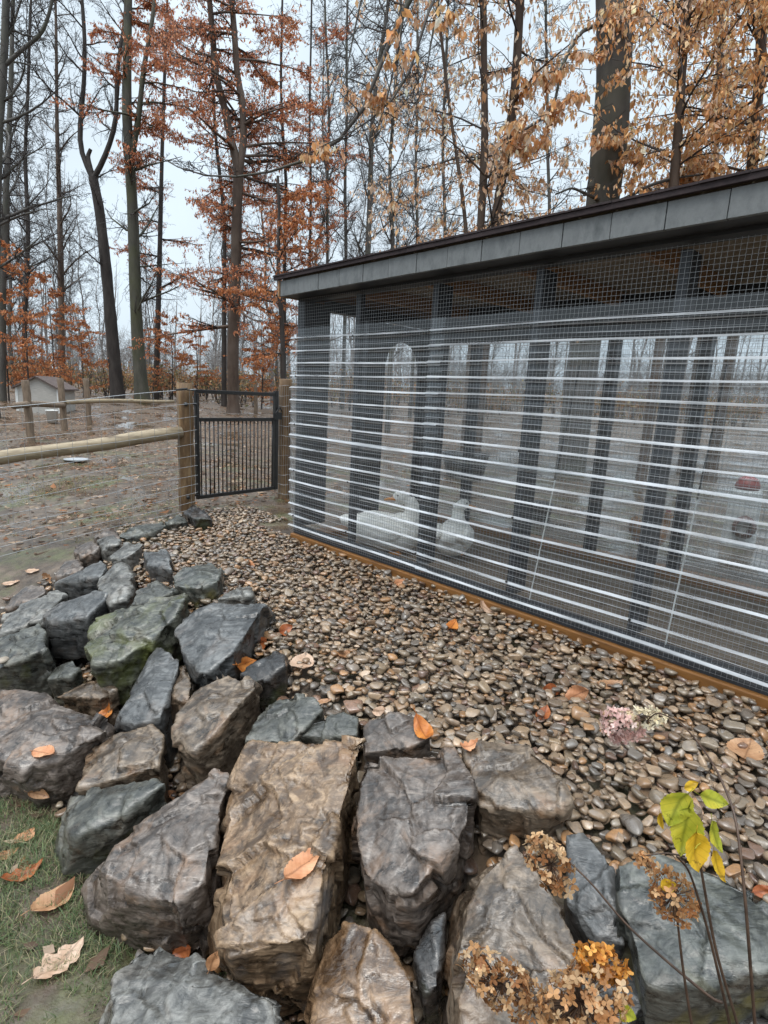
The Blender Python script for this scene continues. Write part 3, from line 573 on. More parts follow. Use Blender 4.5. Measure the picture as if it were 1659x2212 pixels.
# ------------------------------------------------------------------ boulders of the bank
c6 = lambda p: (p[0]*.3958, 1071.4+p[1]*.3958)
c7 = lambda p: (p[0]*.5, 1555.2+p[1]*.5)
c8 = lambda p: (829.5+p[0]*.5, 1555.2+p[1]*.5)
dd = lambda p: p
ROCKS = [ # material, pixel frame, visible top outline, visible lower outline, height of top over the bank, label
 ('dark', c6, [(1005,90),(1055,50),(1100,72),(1158,128),(1060,120)], [(1010,130),(1150,140)], .10, 'small dark brown rock at the foot of the gate post'),
 ('teal', c6, [(890,138),(985,100),(1025,138),(935,156)], [], .07, 'small greenish slab lying beside the dark rock at the gate post'),
 ('teal', c6, [(640,212),(760,165),(890,140),(905,158),(800,212),(690,232)], [], .06, 'long flat greenish slab along the back edge of the pebbles'),
 ('purple', c6, [(510,228),(590,178),(655,205),(650,222),(560,240)], [], .08, 'small pointed dark rock at the back of the bank'),
 ('purple', c6, [(395,305),(410,270),(495,232),(548,265),(530,305),(450,330)], [(445,380),(540,340)], .10, 'purple brown wedge rock at the back left of the bank'),
 ('purple', c6, [(300,440),(350,350),(440,330),(460,390),(400,420)], [], .08, 'low purple brown rock at the left end of the bank'),
 ('light', c6, [(530,240),(620,205),(665,235),(640,268),(560,300)], [(535,290)], .10, 'small grey block behind the long pale slab'),
 ('light', c6, [(590,340),(680,252),(728,255),(780,268),(740,300),(650,350)], [(620,372),(760,310)], .12, 'pale pinkish slab with a dark underside beside the pebbles'),
 ('slate', c6, [(285,478),(450,402),(555,352),(592,372),(550,440),(420,470)], [(370,550),(520,485)], .12, 'flat blue grey slate lying behind the pale boulder'),
 ('light', c6, [(525,492),(620,375),(680,365),(735,420),(720,490),(690,560),(600,590)], [(770,450),(740,480)], .13, 'light grey rough boulder behind the big mossy rock'),
 ('slate', c6, [(778,300),(905,293),(930,350),(940,402),(800,378)], [(780,440),(900,482),(948,425)], .12, 'square blue grey block with a dark front next to the pebbles'),
 ('teal', c6, [(945,440),(1000,398),(1150,363),(1205,410),(1190,465),(1070,505),(955,490)], [(1255,450),(1240,490),(1080,592),(960,510)], .13, 'grey green block with a dark right side at the pebble edge'),
 ('light', c6, [(1180,560),(1250,500),(1380,494),(1375,540),(1265,558)], [(1372,585),(1262,632)], .08, 'thin flat grey slab on the pebble edge above the big slate'),
 ('olive', c6, [(700,590),(735,510),(860,453),(945,520),(800,590)], [(1000,540)], .17, 'grey green rock resting against the back of the big mossy rock'),
 ('green', c6, [(450,820),(500,700),(650,605),(800,592),(985,530),(1010,560),(960,660),(830,790),(650,900),(520,920)], [(1065,570),(1030,650),(900,790),(760,940),(640,1035),(560,1005)], .17, 'big green mossy boulder in the middle of the bank'),
 ('slate', c6, [(235,650),(330,580),(510,515),(595,520),(590,560),(470,660),(340,690),(270,690)], [(628,592),(500,690),(440,770),(380,870),(280,892),(255,780)], .16, 'blue grey rounded boulder left of the mossy boulder'),
 ('purple', c6, [(0,640),(50,560),(130,490),(220,480),(260,515),(160,570),(60,600)], [], .10, 'purple grey rock at the left edge behind the speckled slab'),
 ('light', c6, [(-30,770),(0,650),(180,565),(300,500),(360,540),(290,590),(230,670),(100,735)], [(365,560)], .13, 'pale speckled slab at the left edge of the photo'),
 ('olive', c6, [(-60,800),(0,770),(210,680),(250,740),(250,830),(100,900),(-60,960)], [(272,800),(240,885),(100,970),(-60,1070)], .15, 'grey green boulder at the left edge below the speckled slab'),
 ('olive', c6, [(255,1000),(300,940),(400,882),(450,950),(380,985),(300,1010)], [(380,1012),(300,1036)], .06, 'small mossy stone in the dark hollow'),
 ('brown', c6, [(310,1095),(450,1020),(560,1010),(640,1050),(540,1110)], [(540,1132),(430,1142)], .03, 'low brown rock wedged under the mossy boulder'),
 ('slate', c6, [(640,1230),(660,1180),(760,1060),(850,803),(990,882),(985,930),(900,1100),(880,1200),(740,1250)], [(620,1300),(650,1312),(760,1262),(900,1210)], .12, 'dark pointed slate wedged between mossy boulder and big slate'),
 ('slate', c6, [(955,740),(990,670),(1080,620),(1160,578),(1230,580),(1265,640),(1440,600),(1400,700),(1270,850),(1110,985),(1030,900),(1000,850)], [(1500,640),(1525,705),(1430,850),(1280,890),(1120,1010)], .16, 'large flat grey slate beside the pebbles above the dark round rock'),
 ('brown', c6, [(890,1150),(930,1020),(1000,925),(1055,1000),(1035,1110)], [(1030,1150),(960,1212),(900,1195)], .10, 'small brown rock under the corner of the large grey slate'),
 ('dark', c6, [(1300,970),(1400,890),(1480,850),(1555,860),(1560,920),(1460,1000),(1380,1020)], [(1592,930),(1500,1062),(1420,1092)], .13, 'dark rounded rock at the pebble edge beside an orange leaf'),
 ('brown', c6, [(940,1260),(1060,1060),(1150,992),(1240,958),(1262,1008),(1330,992),(1410,1030),(1330,1110),(1180,1290),(1060,1400),(960,1380)], [(1424,1110),(1330,1290),(1230,1441),(1110,1560),(1000,1490)], .17, 'fractured grey brown boulder with a dark right side'),
 ('purple', c6, [(-60,1080),(0,1065),(180,1065),(350,1140),(470,1182),(595,1275),(500,1340),(400,1380),(300,1470),(120,1500),(-60,1420)], [(-60,1620),(320,1590),(440,1400),(600,1300)], .15, 'big purple grey slab at the left edge carrying an orange leaf'),
 ('brown', c7, [(335,300),(370,110),(500,65),(660,0),(715,60),(690,200),(600,240)], [], .10, 'light brown rough rock behind the green rock'),
 ('olive', c7, [(275,420),(300,312),(500,272),(690,240),(716,268),(620,370),(480,450),(330,500)], [(620,420),(480,560),(400,650),(265,700),(225,560)], .13, 'dark green mossy rock beside the lawn'),
 ('purple', c7, [(500,545),(720,372),(930,190),(1002,222),(965,330),(915,480),(880,700),(740,800),(560,760),(440,650)], [(320,760),(370,930),(560,1000),(780,970),(905,750)], .17, 'large purple grey boulder between the lawn and the tan boulder'),
 ('tan', c7, [(1000,250),(1085,92),(1480,80),(1562,100),(1500,350),(1420,560),(1380,800),(1330,950),(1200,1000),(985,1030),(960,800),(970,560)], [(908,650),(935,430),(935,1000),(950,1032)], .19, 'largest tan boulder in the foreground with a big leaf on it'),
 ('olive', dd, [(525,1600),(560,1540),(605,1503),(680,1500),(700,1530),(650,1560),(630,1605)], [], .12, 'grey green rock behind the largest tan boulder'),
 ('olive', dd, [(640,1590),(655,1562),(740,1536),(778,1545),(772,1588),(700,1598)], [(780,1570)], .10, 'small greenish rock against the back of the tan boulder'),
 ('purple', dd, [(783,1570),(800,1547),(860,1539),(905,1550),(935,1590),(880,1615),(785,1628)], [(785,1645),(880,1622)], .12, 'small purple grey rock with an upright orange leaf'),
 ('purple', dd, [(775,1690),(790,1642),(985,1612),(1025,1700),(1018,1770),(990,1825),(895,1930),(830,1945),(780,1880),(768,1800)], [(775,1890),(860,2042),(1000,1900),(1020,1800)], .17, 'tall purple grey boulder right of the largest tan boulder'),
 ('brown', dd, [(1000,1605),(1140,1594),(1190,1640),(1228,1730),(1190,1752),(1030,1742),(1018,1680)], [(1228,1790),(1180,1795),(1040,1772)], .14, 'flat brown slab with a black underside at the pebble edge'),
 ('brown', dd, [(1108,1812),(1140,1840),(1175,1890),(1215,1960),(1255,2050),(1250,2140),(1120,2230),(1000,2240),(985,2100),(1005,1950),(1030,1890)], [(965,2250),(968,2060),(985,1950)], .18, 'pointed grey brown boulder behind the dried flower heads'),
 ('slate', dd, [(1220,1800),(1260,1788),(1308,1840),(1325,1880),(1330,1980),(1350,2040),(1285,2025),(1225,1950)], [(1356,2052),(1340,2064),(1270,2034),(1215,1962)], .10, 'narrow smooth slate left of the blue green boulder'),
 ('teal', dd, [(1328,1862),(1420,1830),(1560,1880),(1700,1980),(1700,2095),(1580,2115),(1450,2148),(1392,2135),(1370,2055),(1335,1950)], [(1322,1900),(1330,1975),(1375,2120),(1395,2150),(1700,2130)], .18, 'big blue green boulder at the right edge'),
 ('wet', dd, [(745,1990),(800,1992),(868,2060),(893,2120),(890,2250),(660,2250),(700,2040)], [(640,2260)], .10, 'low wet brown boulder at the bottom below the tan boulder'),
 ('light', dd, [(245,2100),(310,2035),(358,2078),(372,2118),(470,2110),(612,2140),(628,2260),(225,2260)], [(210,2270)], .14, 'pale grey rock at the bottom left corner of the bank'),
 ('dark', dd, [(1385,2172),(1500,2150),(1700,2140),(1700,2260),(1400,2260)], [], .02, 'dark rock at the bottom right under the blue green boulder'),
 ('dark', dd, [(895,2060),(930,1985),(965,1962),(960,2060),(945,2130),(915,2150)], [], .03, 'dark stone deep between the tall boulder and the pointed boulder'),
 ('slate', dd, [(1265,2060),(1330,2065),(1378,2110),(1395,2180),(1330,2260),(1255,2260),(1252,2150)], [], .05, 'dark grey stone between the pointed boulder and the blue green boulder'),
]
rocks = []; bvh_v = []; bvh_f = []
def eqhash(s): return (sum(ord(c)*(i+3) for i, c in enumerate(s)) % 997)
tmp = []
for mk, fr, top, low, off, lab in ROCKS:
    sd_ = random.Random(eqhash(lab)); tp = [fr(p) for p in top]; lp = [fr(p) for p in low]
    T = [hit(*p, off+sd_.uniform(-.012, .02)) for p in tp]; Lw = [hit(*p, min(-.05, off-.14)) for p in lp]
    c = np.mean(T, 0); size = max(np.linalg.norm(a-c) for a in T)
    pts = list(T)+list(Lw); dn = np.array([.12, .12, -1.]); dn /= np.linalg.norm(dn); dep = min(.30, .10+size*.7)
    for a in T: pts.append(c+(a-c)*.86+dn*dep)
    nrm = np.array([-.25, -.25, .93]); pts.append(c+nrm*size*.10+ (T[0]-c)*sd_.uniform(-.3, .3)+(T[2]-c)*sd_.uniform(-.3, .3))
    bm = bmesh.new(); [bm.verts.new(Vector(p-c)) for p in pts]
    r = bmesh.ops.convex_hull(bm, input=bm.verts); bmesh.ops.delete(bm, geom=[e for e in r['geom_interior'] if isinstance(e, bmesh.types.BMVert)], context='VERTS')
    me = bpy.data.meshes.new('tmp'); bm.to_mesh(me); bm.free(); o = bpy.data.objects.new('tmp', me); S.collection.objects.link(o)
    md = o.modifiers.new('r', 'REMESH'); md.mode = 'VOXEL'; dist = np.linalg.norm(c-CAM); md.voxel_size = .0065 if dist < 2.1 else (.009 if dist < 3.2 else .013)
    s2 = o.modifiers.new('s', 'SMOOTH'); s2.factor = .5; s2.iterations = 1
    tmp.append((o, mk, lab, c, size, dist))
dg = bpy.context.evaluated_depsgraph_get()
def rock_disp(co, no, seed, size, soft):
    q = co+Vector((seed*1.37, seed*.71, seed*2.11))
    big = noise.fractal(q*4.2, 1., 2.1, 3)
    g = Vector((math.sin(seed), math.cos(seed*1.7), .9)).normalized(); lay = q.dot(g)*11+noise.noise(q*5)*1.6
    st = lay-math.floor(lay); step = (min(1, st*3.2)-.5)*.6+ .4*noise.noise(q*9)
    # chipped facets: distance to voronoi cells gives flat cleaved patches with sharp arrises
    w = q+Vector((noise.noise(q*6), noise.noise(q*6+Vector((9, 0, 0))), 0))*.05
    d, p = noise.voronoi(w*7.5); ce = noise.cell(p[0]*31.7); chip = (d[1]-d[0])
    rdg = 1-abs(noise.noise(q*13))*2
    fine = noise.fractal(q*26, .9, 2.2, 3)
    sc = min(1.25, .35+size*3.0)
    pv = Vector(p[0]); tv = Vector((noise.cell(pv*17.3)-.5, noise.cell(pv*23.9+Vector((3, 1, 7)))-.5, noise.cell(pv*41.1)-.5)); tilt = (w*7.5-pv).dot(tv)
    d2, p2 = noise.voronoi(w*19+Vector((5, 2, 1))); pv2 = Vector(p2[0]); tv2 = Vector((noise.cell(pv2*13.3)-.5, noise.cell(pv2*29.9)-.5, noise.cell(pv2*37.1)-.5)); tilt2 = (w*19+Vector((5, 2, 1))-pv2).dot(tv2)
    return sc*(.006*big+.0035*step+.010*(ce-.5)+.014*tilt+.0038*tilt2+.0010*rdg*rdg+.0022*fine)*soft
    return sc*(.020*big+.012*step+.019*(ce-.5)+.006*min(chip, .5)+.007*rdg*rdg+.006*fine)*soft
for o, mk, lab, c, size, dist in tmp:
    me = bpy.data.meshes.new_from_object(o.evaluated_get(dg)); me.name = 'boulder'
    n = len(me.vertices); co = np.empty(n*3); no = np.empty(n*3); me.vertices.foreach_get('co', co); me.vertices.foreach_get('normal', no); co = co.reshape(-1, 3); no = no.reshape(-1, 3)
    seed = eqhash(lab) % 61; soft = .55 if mk in ('slate',) else .8 if mk in ('dark', 'teal') else 1.
    ds = np.array([rock_disp(Vector(a), None, seed, size, soft) for a in co]); co = co+no*ds[:, None]
    me.vertices.foreach_set('co', co.ravel()); me.materials.clear(); me.materials.append(RM[mk]); me.polygons.foreach_set('use_smooth', [True]*len(me.polygons)); me.update()
    bpy.data.objects.remove(o)
    o = link(bpy.data.objects.new('boulder', me)); o.location = tuple(c); onemesh(o, lab, 'boulder' if size > .16 else 'rock', 'boulders of the bank')
    k = len(bvh_v); V = co+c; bvh_v += [tuple(v) for v in V]; bvh_f += [tuple(i+k for i in p.vertices) for p in me.polygons]; rocks.append((o, c, size))
rock_bvh = BVHTree.FromPolygons(bvh_v, bvh_f)

# ------------------------------------------------------------------ river pebbles
def pebble_m(name, use_obj):
    m = mat(name, (.2, .17, .13), .34, .5); P(m).inputs['Coat Weight'].default_value = .35; P(m).inputs['Coat Roughness'].default_value = .12
    if use_obj: cs = N(m, 'ShaderNodeObjectInfo').outputs['Color']
    else: cs = N(m, 'ShaderNodeAttribute', attribute_name='tint').outputs['Color']
    n = noisetex(m, 60, 5, .7, 'Position'); n2 = noisetex(m, 14, 4, .6, 'Position')
    c = mixc(m, ramp(m, n, [(.4, (.0, .0, .0)), (.7, (.55, .55, .55))]), cs, (.09, .075, .06)); setc(m, c)
    lk(m, ramp(m, n2, [(.35, (.12, .12, .12)), (.65, (.38, .38, .38))]), P(m).inputs['Roughness']); bump(m, n, .002); return m
peb_obj = pebble_m('river_pebble', True); peb_att = pebble_m('river_gravel', False)
PC = np.array([(.19,.155,.115),(.15,.125,.10),(.23,.19,.145),(.12,.11,.10),(.17,.15,.12),(.14,.105,.075),(.10,.10,.10),(.21,.175,.135),(.20,.145,.095),(.11,.105,.10),(.165,.14,.105),(.26,.22,.175),(.22,.14,.075),(.11,.075,.06),(.155,.145,.125)])*np.array([1.26,1.05,.87])
ico = bmesh.new(); bmesh.ops.create_icosphere(ico, subdivisions=3, radius=1); IV3 = np.array([v.co[:] for v in ico.verts]); IF3 = np.array([[v.index for v in f.verts] for f in ico.faces]); ico.free()
ico = bmesh.new(); bmesh.ops.create_icosphere(ico, subdivisions=2, radius=1); IV2 = np.array([v.co[:] for v in ico.verts]); IF2 = np.array([[v.index for v in f.verts] for f in ico.faces]); ico.free()
def peb_shape(V, sd):
    r = np.random.default_rng(sd); out = V.copy(); e = r.uniform(2.0, 3.8)
    out = np.sign(out)*np.abs(out)**(2/e*1.0); out /= np.maximum(1e-6, (np.abs(out)**e).sum(1)**(1/e))[:, None]
    out *= np.array([1, r.uniform(.62, .92), r.uniform(.30, .52)])
    for _ in range(4):
        dv = r.normal(0, 1, 3); dv /= np.linalg.norm(dv); h = out@dv; lim = r.uniform(.4, .8)*h.max(); out -= np.outer(np.maximum(0, h-lim)*.75, dv)
    w = r.normal(0, 1, 3); out *= (1+.10*np.sin(V@w*2.2+r.uniform(0, 6)))[:, None]
    return out
SH3 = [peb_shape(IV3, 100+i) for i in range(16)]; SH2 = [peb_shape(IV2, 100+i) for i in range(16)]
def rotm(yaw, tilt, taz):
    cz, sz = math.cos(yaw), math.sin(yaw); R1 = np.array([[cz, -sz, 0], [sz, cz, 0], [0, 0, 1]])
    ax = Vector((math.cos(taz), math.sin(taz), 0)); return np.array(Matrix.Rotation(tilt, 3, ax)) @ R1
cells = {}; pebs = []
def try_pebble(a, t, ln, lay, tight):
    key = (int(a/.05), int(t/.05), lay)
    for i in (-1, 0, 1):
        for j in (-1, 0, 1):
            for (a2, t2, l2) in cells.get((key[0]+i, key[1]+j, lay), ()):
                if (a-a2)**2+(t-t2)**2 < (tight*(ln+l2)*.5)**2: return False
    cells.setdefault(key, []).append((a, t, ln)); return True
for lay, tries, tight in ((0, 30000, .63), (1, 11000, .80), (2, 2600, 1.05)):
    for _ in range(tries):
        t = random.uniform(-1.1, 4.0); edge = 1.22+.08*math.sin(t*2.3)+.06*math.sin(t*7.1)
        if lay == 0 and random.random() < .22: a = random.uniform(.45, edge)
        else: a = random.uniform(edge-.1, 2.31)
        # gravel spreads out to the gate at the far corner
        if t > 3.3 and a > 2.2 and random.random() < .0: continue
        ln = .013+.017*random.random()**1.5+(.010*random.random() if random.random() < .14 else 0)
        if try_pebble(a, t, ln*2, lay, tight):
            x = N_[0]*a+D_[0]*t; y = N_[1]*a+D_[1]*t; z = float(H(x, y)+gap(x, y))+(.006, .022, .036)[lay]+random.uniform(-.004, .006)
            if a > 2.0: z += .03*smooth(2.0, 2.3, a)
            pebs.append((x, y, z, ln))
for _ in range(5200):   # thin spread past the coop corner
    t = 3.9+.75*random.random(); a = random.uniform(1.35+.25*(t-3.9), 2.75)
    if t < 3.27 and a > 2.3: continue
    if random.random() < (t-3.95)/.75: continue
    ln = .015+.012*random.random()
    if try_pebble(a, t, ln*2, 0, .85):
        x = N_[0]*a+D_[0]*t; y = N_[1]*a+D_[1]*t; pebs.append((x, y, float(H(x, y))+.007, ln))
rank = []
for i, (x, y, z, ln) in enumerate(pebs):
    px, py, dz = proj((x, y, z)); vis = dz > .2 and 10 < px < 1649 and 1150 < py < 2200
    if vis:
        d = (Vector((x, y, z+.01))-Vector(CAM)); h = rock_bvh.ray_cast(Vector(CAM), d.normalized(), d.length-.03)
        if h[0] is None: rank.append((ln/dz, i))
rank.sort(reverse=True); solo = {i for _, i in rank[:290]}
meshes = []
for k in range(16):
    V = SH3[k]; me = npmesh('river_pebble', V, IF3, peb_obj, sm=True); meshes.append(me.data); bpy.data.objects.remove(me)
GV, GF, GCc = [], [], []; off = 0
for i, (x, y, z, ln) in enumerate(pebs):
    k = random.randrange(16); yaw = random.uniform(0, 6.28); tilt = random.gauss(0, .30); taz = random.uniform(0, 6.28)
    col = PC[random.randrange(len(PC))]*math.exp(random.gauss(-.03, .19))
    if i in solo:
        o = bpy.data.objects.new('river_pebble', meshes[k]); o.location = (x, y, z); o.scale = (ln,)*3; o.rotation_euler = Matrix(rotm(yaw, tilt, taz).tolist()).to_euler(); o.color = (*[float(min(1, v)) for v in col], 1)
        onemesh(link(o), 'rounded wet river pebble at the near right of the gravel bed', 'pebble', 'near river pebbles')
    else:
        V = SH2[k]@rotm(yaw, tilt, taz).T*ln+np.array([x, y, z]); GV.append(V); GF.append(IF2+off); GCc.append(np.repeat(col[None], len(V), 0)); off += len(V)
gravel = npmesh('gravel', np.concatenate(GV), np.concatenate(GF), peb_att, None, np.clip(np.concatenate(GCc), 0, 1), True); gravel['kind'] = 'stuff'
print('PEBBLES', len(pebs), 'solo', len(solo))

# ------------------------------------------------------------------ trees
def tubes_batch(store, sides_by_r):
    """store: list of (pts, radii); returns V, F arrays of quads"""
    Vs, Fs, off = [], [], 0; groups = {}
    for p, r in store: groups.setdefault((len(p), sides_by_r(r[0])), []).append((p, r))
    for (k, n), it in groups.items():
        Pt = np.array([i[0] for i in it], float); Rd = np.array([i[1] for i in it], float)
        d = np.gradient(Pt, axis=1); d /= np.linalg.norm(d, axis=2, keepdims=True)+1e-9
        ref = np.where(np.abs(d.mean(1, keepdims=True)[..., 2:3]) > .85, np.array([1., .1, 0]), np.array([.1, .05, 1.]))
        x = np.cross(d, np.broadcast_to(ref, d.shape)); x /= np.linalg.norm(x, axis=2, keepdims=True)+1e-9; y = np.cross(d, x)
        an = np.arange(n)*2*math.pi/n
        ring = Pt[:, :, None]+(x[:, :, None]*np.cos(an)[:, None]+y[:, :, None]*np.sin(an)[:, None])*Rd[:, :, None, None]
        V = ring.reshape(-1, 3); B = len(it); base = (np.arange(B)*k*n)[:, None, None]+(np.arange(k-1)*n)[None, :, None]; j = np.arange(n); j2 = (j+1) % n
        F = np.stack([base+j, base+j2, base+n+j2, base+n+j], -1).reshape(-1, 4)
        Vs.append(V); Fs.append(F+off); off += len(V)
    return np.concatenate(Vs), np.concatenate(Fs)
def unit(v): n = math.sqrt(v[0]*v[0]+v[1]*v[1]+v[2]*v[2])+1e-9; return (v[0]/n, v[1]/n, v[2]/n)
def rnd_dir(rg, d, ang, planar=0.):
    a = rg.uniform(0, 6.283); 
    r = unit((d[1]*math.sin(a)-d[2]*math.cos(a)*.7+rg.gauss(0, .3), d[2]*math.cos(a)-d[0]*math.sin(a)+rg.gauss(0, .3), (d[0]*math.cos(a)-d[1]*math.cos(a)*.7+rg.gauss(0, .3))*(1-planar)))
    dt = r[0]*d[0]+r[1]*d[1]+r[2]*d[2]; r = unit((r[0]-dt*d[0], r[1]-dt*d[1], r[2]-dt*d[2])); c, s = math.cos(ang), math.sin(ang)
    return unit((d[0]*c+r[0]*s, d[1]*c+r[1]*s, d[2]*c+r[2]*s))
class Tree:
    def __init__(s, seed): s.rg = random.Random(seed); s.tr = []; s.tw = []; s.leaf = []
    def limb(s, p, d, Ln, r, lvl, o):
        rg = s.rg; k = 6 if lvl <= 1 else 4; st = Ln/(k-1); pts = [p]; rad = [r]
        for i in range(1, k):
            w = o['wig']; d = unit((d[0]+rg.gauss(0, w), d[1]+rg.gauss(0, w), d[2]+rg.gauss(0, w*.7)+o['trop'][min(lvl, len(o['trop'])-1)]*st))
            p = (p[0]+d[0]*st, p[1]+d[1]*st, p[2]+d[2]*st); pts.append(p); rad.append(max(o['rmin'], r*(1-.8*i/(k-1))))
            if lvl < o['lv']:
                nb = o['nb'][lvl]; cnt = int(nb/(k-1)+rg.random())
                for _ in range(cnt):
                    cd_ = rnd_dir(rg, d, math.radians(rg.uniform(28, 68)), o.get('planar', 0))
                    q = pts[-2]; f = rg.random(); q = (q[0]+(p[0]-q[0])*f, q[1]+(p[1]-q[1])*f, q[2]+(p[2]-q[2])*f)
                    s.limb(q, cd_, Ln*rg.uniform(.32, .62)*(1-.35*i/(k-1)), max(o['rmin'], rad[-1]*.62), lvl+1, o)
            if lvl >= o.get('leaflv', 9) and o.get('lpt', 0):
                n_ = o['lpt']; n_ = int(n_+rg.random())
                for _ in range(n_): f = rg.random(); q = pts[-2]; s.leaf.append((q[0]+(p[0]-q[0])*f, q[1]+(p[1]-q[1])*f, q[2]+(p[2]-q[2])*f-.01))
        (s.tr if lvl == 0 and r > .02 else s.tw).append((pts, rad))
    def trunk(s, pts, r0, r1, flare=1.25):
        pts = [tuple(map(float, p)) for p in pts]; P_ = np.array(pts); seg = np.linalg.norm(np.diff(P_, axis=0), axis=1); cum = np.concatenate([[0], np.cumsum(seg)]); n = 18
        u = np.linspace(0, cum[-1], n); Q = np.stack([np.interp(u, cum, P_[:, i]) for i in range(3)], 1)
        Q[1:-1] = Q[1:-1]*.5+(Q[:-2]+Q[2:])*.25
        R = np.array([r0+(r1-r0)*i/(n-1) for i in range(n)])*(1+np.array([s.rg.uniform(-.05, .06) for _ in range(n)])); R[0] *= flare
        s.tr.append(([tuple(q) for q in Q], list(R))); return Q, R
    def dress(s, Q, R, n, f0, f1, o, Lr, up, az=None, rr=.45):
        rg = s.rg
        for i in range(n):
            f = f0+(f1-f0)*(i+rg.random())/n; x = f*(len(Q)-1); a = int(min(x, len(Q)-2)); p = Q[a]+(Q[a+1]-Q[a])*(x-a)
            th = rg.uniform(0, 6.283) if az is None else rg.uniform(*az); el = math.radians(rg.uniform(*up)); L_ = rg.uniform(*Lr)*(1.05-.45*f)
            s.limb(tuple(p), (math.cos(th)*math.cos(el), math.sin(th)*math.cos(el), math.sin(el)), L_, min(R[a]*rr, .012+.016*L_), 0, o)
    def build(s, name, label, cat, loc, mt, mtw, group=None, leaf=None):
        loc = np.asarray(loc, float); t = thing(name, label, cat, tuple(loc), 0, group)
        V, Fq = tubes_batch(s.tr, lambda r: 14 if r > .12 else 8 if r > .04 else 5); npmesh('trunk', V-loc, Fq, mt, t, sm=True)
        if s.tw:
            V, Fq = tubes_batch(s.tw, lambda r: 5 if r > .02 else 3); npmesh('twigs', V-loc, Fq, mtw, t, sm=True)
        if leaf and s.leaf:
            leaf_cloud('foliage', np.array(s.leaf)-loc, leaf['size'], leaf['pal'], t, leaf.get('droop', .9), leaf.get('spread', .5), leaf.get('wide', .45))
        return t
BARE = dict(wig=.16, trop=(.10, .06, .03), lv=3, nb=(9, 5, 3), rmin=.004)
THINB = dict(wig=.17, trop=(.12, .06, .03), lv=3, nb=(7, 4, 2), rmin=.005)
RUST = dict(wig=.12, trop=(-.05, -.02, -.02), lv=2, nb=(11, 6), rmin=.004, planar=.85, leaflv=1, lpt=1.75)
TAN = dict(wig=.14, trop=(-.06, -.05, -.06), lv=2, nb=(8, 5), rmin=.0025, planar=.5, leaflv=1, lpt=1.0)
PR = [(.52,.19,.085),(.58,.24,.115),(.44,.15,.07),(.62,.30,.16),(.32,.11,.055)]
PO = [(.52,.20,.075),(.45,.17,.07),(.58,.27,.12),(.38,.14,.06)]
PT = [(.72,.46,.30),(.80,.58,.42),(.66,.37,.20),(.82,.66,.50),(.56,.29,.14),(.74,.46,.24)]
PG = [(.72,.39,.16),(.64,.31,.12),(.80,.50,.25),(.52,.24,.09),(.82,.60,.36)]
def path(pix, Y, top=0.):
    pts = [A(x, y, Y) for x, y in pix]; b0 = pts[0]; pts = [np.array([b0[0]+(b0[0]-pts[1][0])*.02, b0[1], float(H(b0[0], b0[1]))-.15])]+pts if b0[2] > H(b0[0], b0[1])+.05 else pts
    if top: d = pts[-1]-pts[-2]; d /= np.linalg.norm(d); pts.append(pts[-1]+d*top)
    return pts
def px2r(w, Y): return w/2/FPX*Y*1.0
# bare forked tree with the broken stub
def basepos(Q): return (Q[0][0], Q[0][1], float(H(Q[0][0], Q[0][1])))
t = Tree(1); Y = 24; Q, R = t.trunk(path([(253,842),(237,667),(230,587),(215,450),(201,384)], Y), px2r(27, Y), px2r(17, Y))
Qa, Ra = t.trunk([A(x, y, Y) for x, y in [(201,386),(172,325),(173,270),(180,200),(184,130),(182,60),(172,-60),(150,-150)]], px2r(11, Y), px2r(5, Y), 1.)
Qb, Rb = t.trunk([A(x, y, Y) for x, y in [(203,384),(222,352),(244,292),(254,240),(250,180),(262,90),(280,-20),(300,-120)]], px2r(11, Y), px2r(4, Y), 1.)
t.trunk([A(x, y, Y) for x, y in [(201,386),(192,350),(190,336),(196,322)]], px2r(11, Y), px2r(7, Y), 1.)
t.dress(Q, R, 4, .6, 1, BARE, (1.5, 2.5), (15, 50)); t.dress(Qa, Ra, 12, .2, 1, BARE, (1.6, 3), (20, 60)); t.dress(Qb, Rb, 12, .2, 1, BARE, (1.6, 3), (20, 60))
t.build('bare_tree', 'bare dark tree forking above a broken stub at mid height', 'tree', basepos(Q), bark_dark, twigm, 'bare trees of the near wood')
# far left edge trees
t = Tree(2); Y = 13; Q, R = t.trunk(path([(-18,850),(-10,560),(-4,300),(8,150),(12,60),(16,-120)], Y), px2r(22, Y), px2r(11, Y))
Qa, Ra = t.trunk([A(x, y, Y) for x, y in [(10,142),(50,105),(90,75),(105,35),(118,-20),(130,-120)]], px2r(8, Y), px2r(4, Y), 1.)
t.dress(Qa, Ra, 9, .3, 1, BARE, (.9, 1.6), (10, 60)); t.dress(Q, R, 12, .35, 1, BARE, (1.2, 2.4), (20, 55))
t.build('bare_tree', 'bare tree cut by the left edge of the photo with one long bent limb', 'tree', basepos(Q), bark_grey, twigm, 'bare trees of the near wood')
t = Tree(3); Y = 18; Q, R = t.trunk(path([(4,860),(6,620),(10,470),(19,300),(24,170),(30,-60)], Y), px2r(16, Y), px2r(6, Y))
t.dress(Q, R, 20, .25, 1, BARE, (1.4, 2.6), (20, 60)); t.build('bare_tree', 'second bare tree from the left edge with a thin upright trunk', 'tree', basepos(Q), bark_grey, twigm, 'bare trees of the near wood')
t = Tree(4); Y = 27; Q, R = t.trunk(path([(135,850),(133,740),(132,600),(128,420),(123,290),(122,120),(120,0)], Y), px2r(15, Y), px2r(4, Y))
t.dress(Q, R, 24, .25, 1, BARE, (1.5, 2.8), (25, 60)); t.build('bare_tree', 'bare slim tree behind the shed between the forked tree and left edge', 'tree', basepos(Q), bark_brown, twigm, 'bare trees of the near wood')
